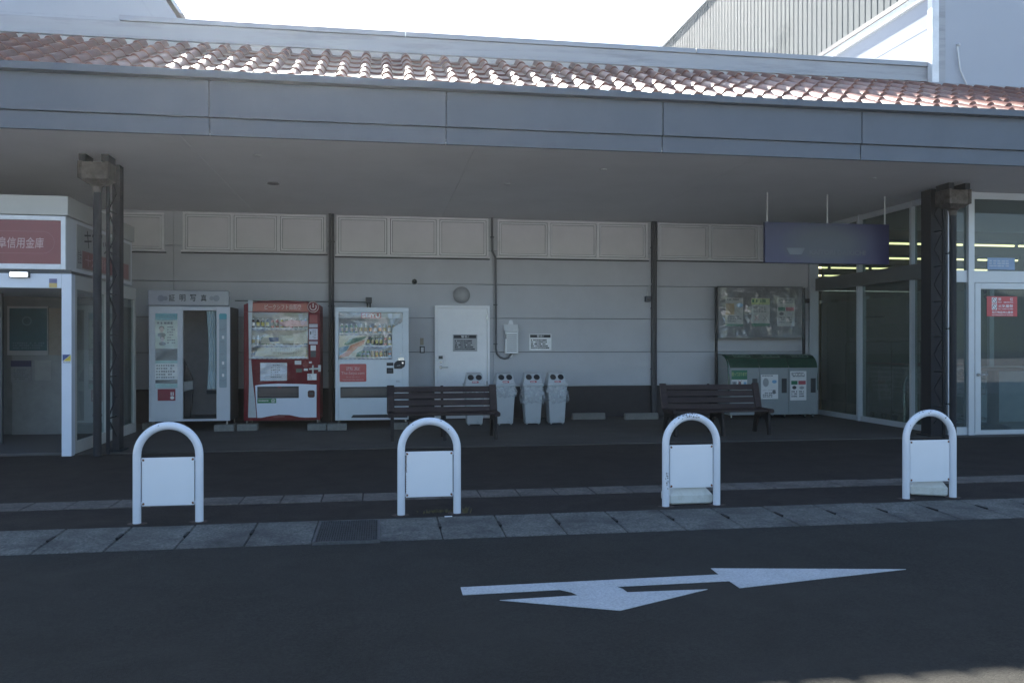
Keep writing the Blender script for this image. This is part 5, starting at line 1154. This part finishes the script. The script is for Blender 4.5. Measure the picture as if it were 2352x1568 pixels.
for i, c in enumerate(cs): c.location = (9.25, 12.5+i*.34, .018); c.rotation_euler.z = random.uniform(-.04, .04); c['label'] = cl[i]
c5 = [copy_tree(c0) for _ in range(3)]
for i, c in enumerate(c5): c.location = (9.95, 12.9+i*.36, .018); c['label'] = ('nearest','middle','farthest')[i]+' shopping cart of the second nested row, deeper inside the entrance'
ORG = Vector((0,0,0))
g = thing('inner_partition', 'dull grey green partition wall inside the entrance behind the shopping carts', 'partition', (10.7, 15, 0))
B(10.68, 10.74, 13.2, 19.0, .02, 2.38).build('panel', mat('partition_grey_green', (.20,.24,.22), .5, var=.08), g)
for y in (13.2, 15.1, 17.0, 18.95): B(10.665, 10.755, y-.03, y+.03, .02, 2.45).build('upright', fr, g)
# cage rail and steel hoops
m = MB()
rx = 8.85
q = [(rx, 14.75, .02), (rx, 14.75, 1.35), (rx, 14.70, 1.43), (rx, 11.9, 1.43), (rx, 11.8, 1.38), (rx, 11.8, .02)]
m.tube(q, .016, 8).tube([(rx, 14.75, 1.02), (rx, 11.8, 1.02)], .010, 8)
for y in (14.05, 13.3, 12.5): m.tube([(rx, y, .02), (rx, y, 1.43)], .010, 8)
single('cart_cage', 'dark tubular guard frame around the shopping carts behind the glass', 'guard frame', m, mat('cage_dark', (.05,.055,.055), .4), (rx, 13.2, 0))
for i, y in enumerate((12.75, 12.05)):
    m = MB().tube([(8.72, y, .02), (8.72, y, .72), (8.76, y, .82), (9.3, y+.1, 1.0), (9.38, y+.1, .98), (9.40, y+.1, .02)], .018, 10)
    single('steel_hoop_rail', ('shiny steel hoop rail behind the side glass, the one farther from the column', 'shiny steel hoop rail behind the side glass, the one nearest the dark column')[i], 'rail', m, M_steel, (9, y, 0), 'steel hoop rails')
single('steel_pole', 'thin shiny upright pole behind the farther side pane', 'pole', MB().tube([(8.68, 13.95, .02), (8.68, 13.95, 1.85), (8.72, 13.9, 1.87), (8.95, 13.6, 1.87)], .010, 8), M_steel, (8.68, 13.95, 0))
# pole stand with round foot behind the door
x = wx(2281, 12.1); g = thing('pole_stand', 'dark round footed pole stand behind the glass door', 'stand', (x, 12.1, .02))
MB().lathe([(.26,.018),(.24,.05),(.10,.09)], (x, 12.1, 0), 24).build('foot', M_black, g); MB().tube([(x, 12.1, .08), (x, 12.1, .95)], .085, 14).build('pole', M_black, g)
MB().box(x-.45, x+.55, 11.9, 12.4, .951, 1.0).build('table_top', M_dgrey, g, bevel=.01)
x = wx(2330, 12.9); single('reflection_board', 'pale grey rounded board imitating a reflection in the glass, behind the pole stand', 'board', MB().poly(rrect(x-.75, x+1.2, .03, 1.0, .15, 12.9), (0,.03,0)), mat('reflection_pale', (.42,.47,.50), .5), (x, 12.9, 0))  # added board, its pale colour stands in for a reflection in the door glass
# ================================================================ small leavings on the ground
x, y = gnd(1030, 1188); single('cigarette_end', 'tiny white cigarette end on the ground between the legs of the rust streaked barrier', 'litter', MB().tube([(x-.03, y, .008), (x+.03, y+.004, .008)], .005, 8), M_paper, (x, y, 0))
x, y = gnd(903+45, 1186); 
rd = random.Random(12)
def weed(lab, X, Y, n, h, sp):
    x, y = gnd(X, Y); m = MB()
    for i in range(n):
        a, l = rd.uniform(0, 6.28), rd.uniform(.4, 1)*h; bx, by_ = x+rd.gauss(0, sp), y+rd.gauss(0, sp*.3); dx, dy_ = math.cos(a)*l*.5, math.sin(a)*l*.4; w_ = .003
        m._add([(bx-w_, by_, 0), (bx+w_, by_, 0), (bx+dx*.5+w_, by_+dy_*.5, l*.7), (bx+dx*.5-w_, by_+dy_*.5, l*.7), (bx+dx, by_+dy_, l)], [(0,1,2,3), (3,2,4)])
    single('weed', lab, 'weed', m, mat('dry_weed', (.10,.085,.04), .8, var=.4, scale=40), (x, y, 0), 'dry weeds at the barrier foot')
weed('dry brown weed tuft just right of the right leg of the rust streaked barrier', 1068, 1178, 26, .06, .012)
weed('low dry brown weeds between the legs of the rust streaked barrier', 1010, 1176, 70, .028, .07)
# keep every unused datablock out

# ================================================================ thin haze added to stand in for lens glare near the sun
hz = bpy.data.materials.new('glare_haze_air'); hz.use_nodes = True; n = hz.node_tree; n.nodes.remove(n.nodes['Principled BSDF'])
pv = n.nodes.new('ShaderNodeVolumePrincipled'); pv.inputs['Color'].default_value = (.92,.96,1,1); pv.inputs['Density'].default_value = HZD; pv.inputs['Anisotropy'].default_value = HZG
n.links.new(pv.outputs[0], n.nodes['Material Output'].inputs['Volume'])
struct('glare_haze', B(-420, 420, -420, 420, -1.1, 40), hz, 'stuff')
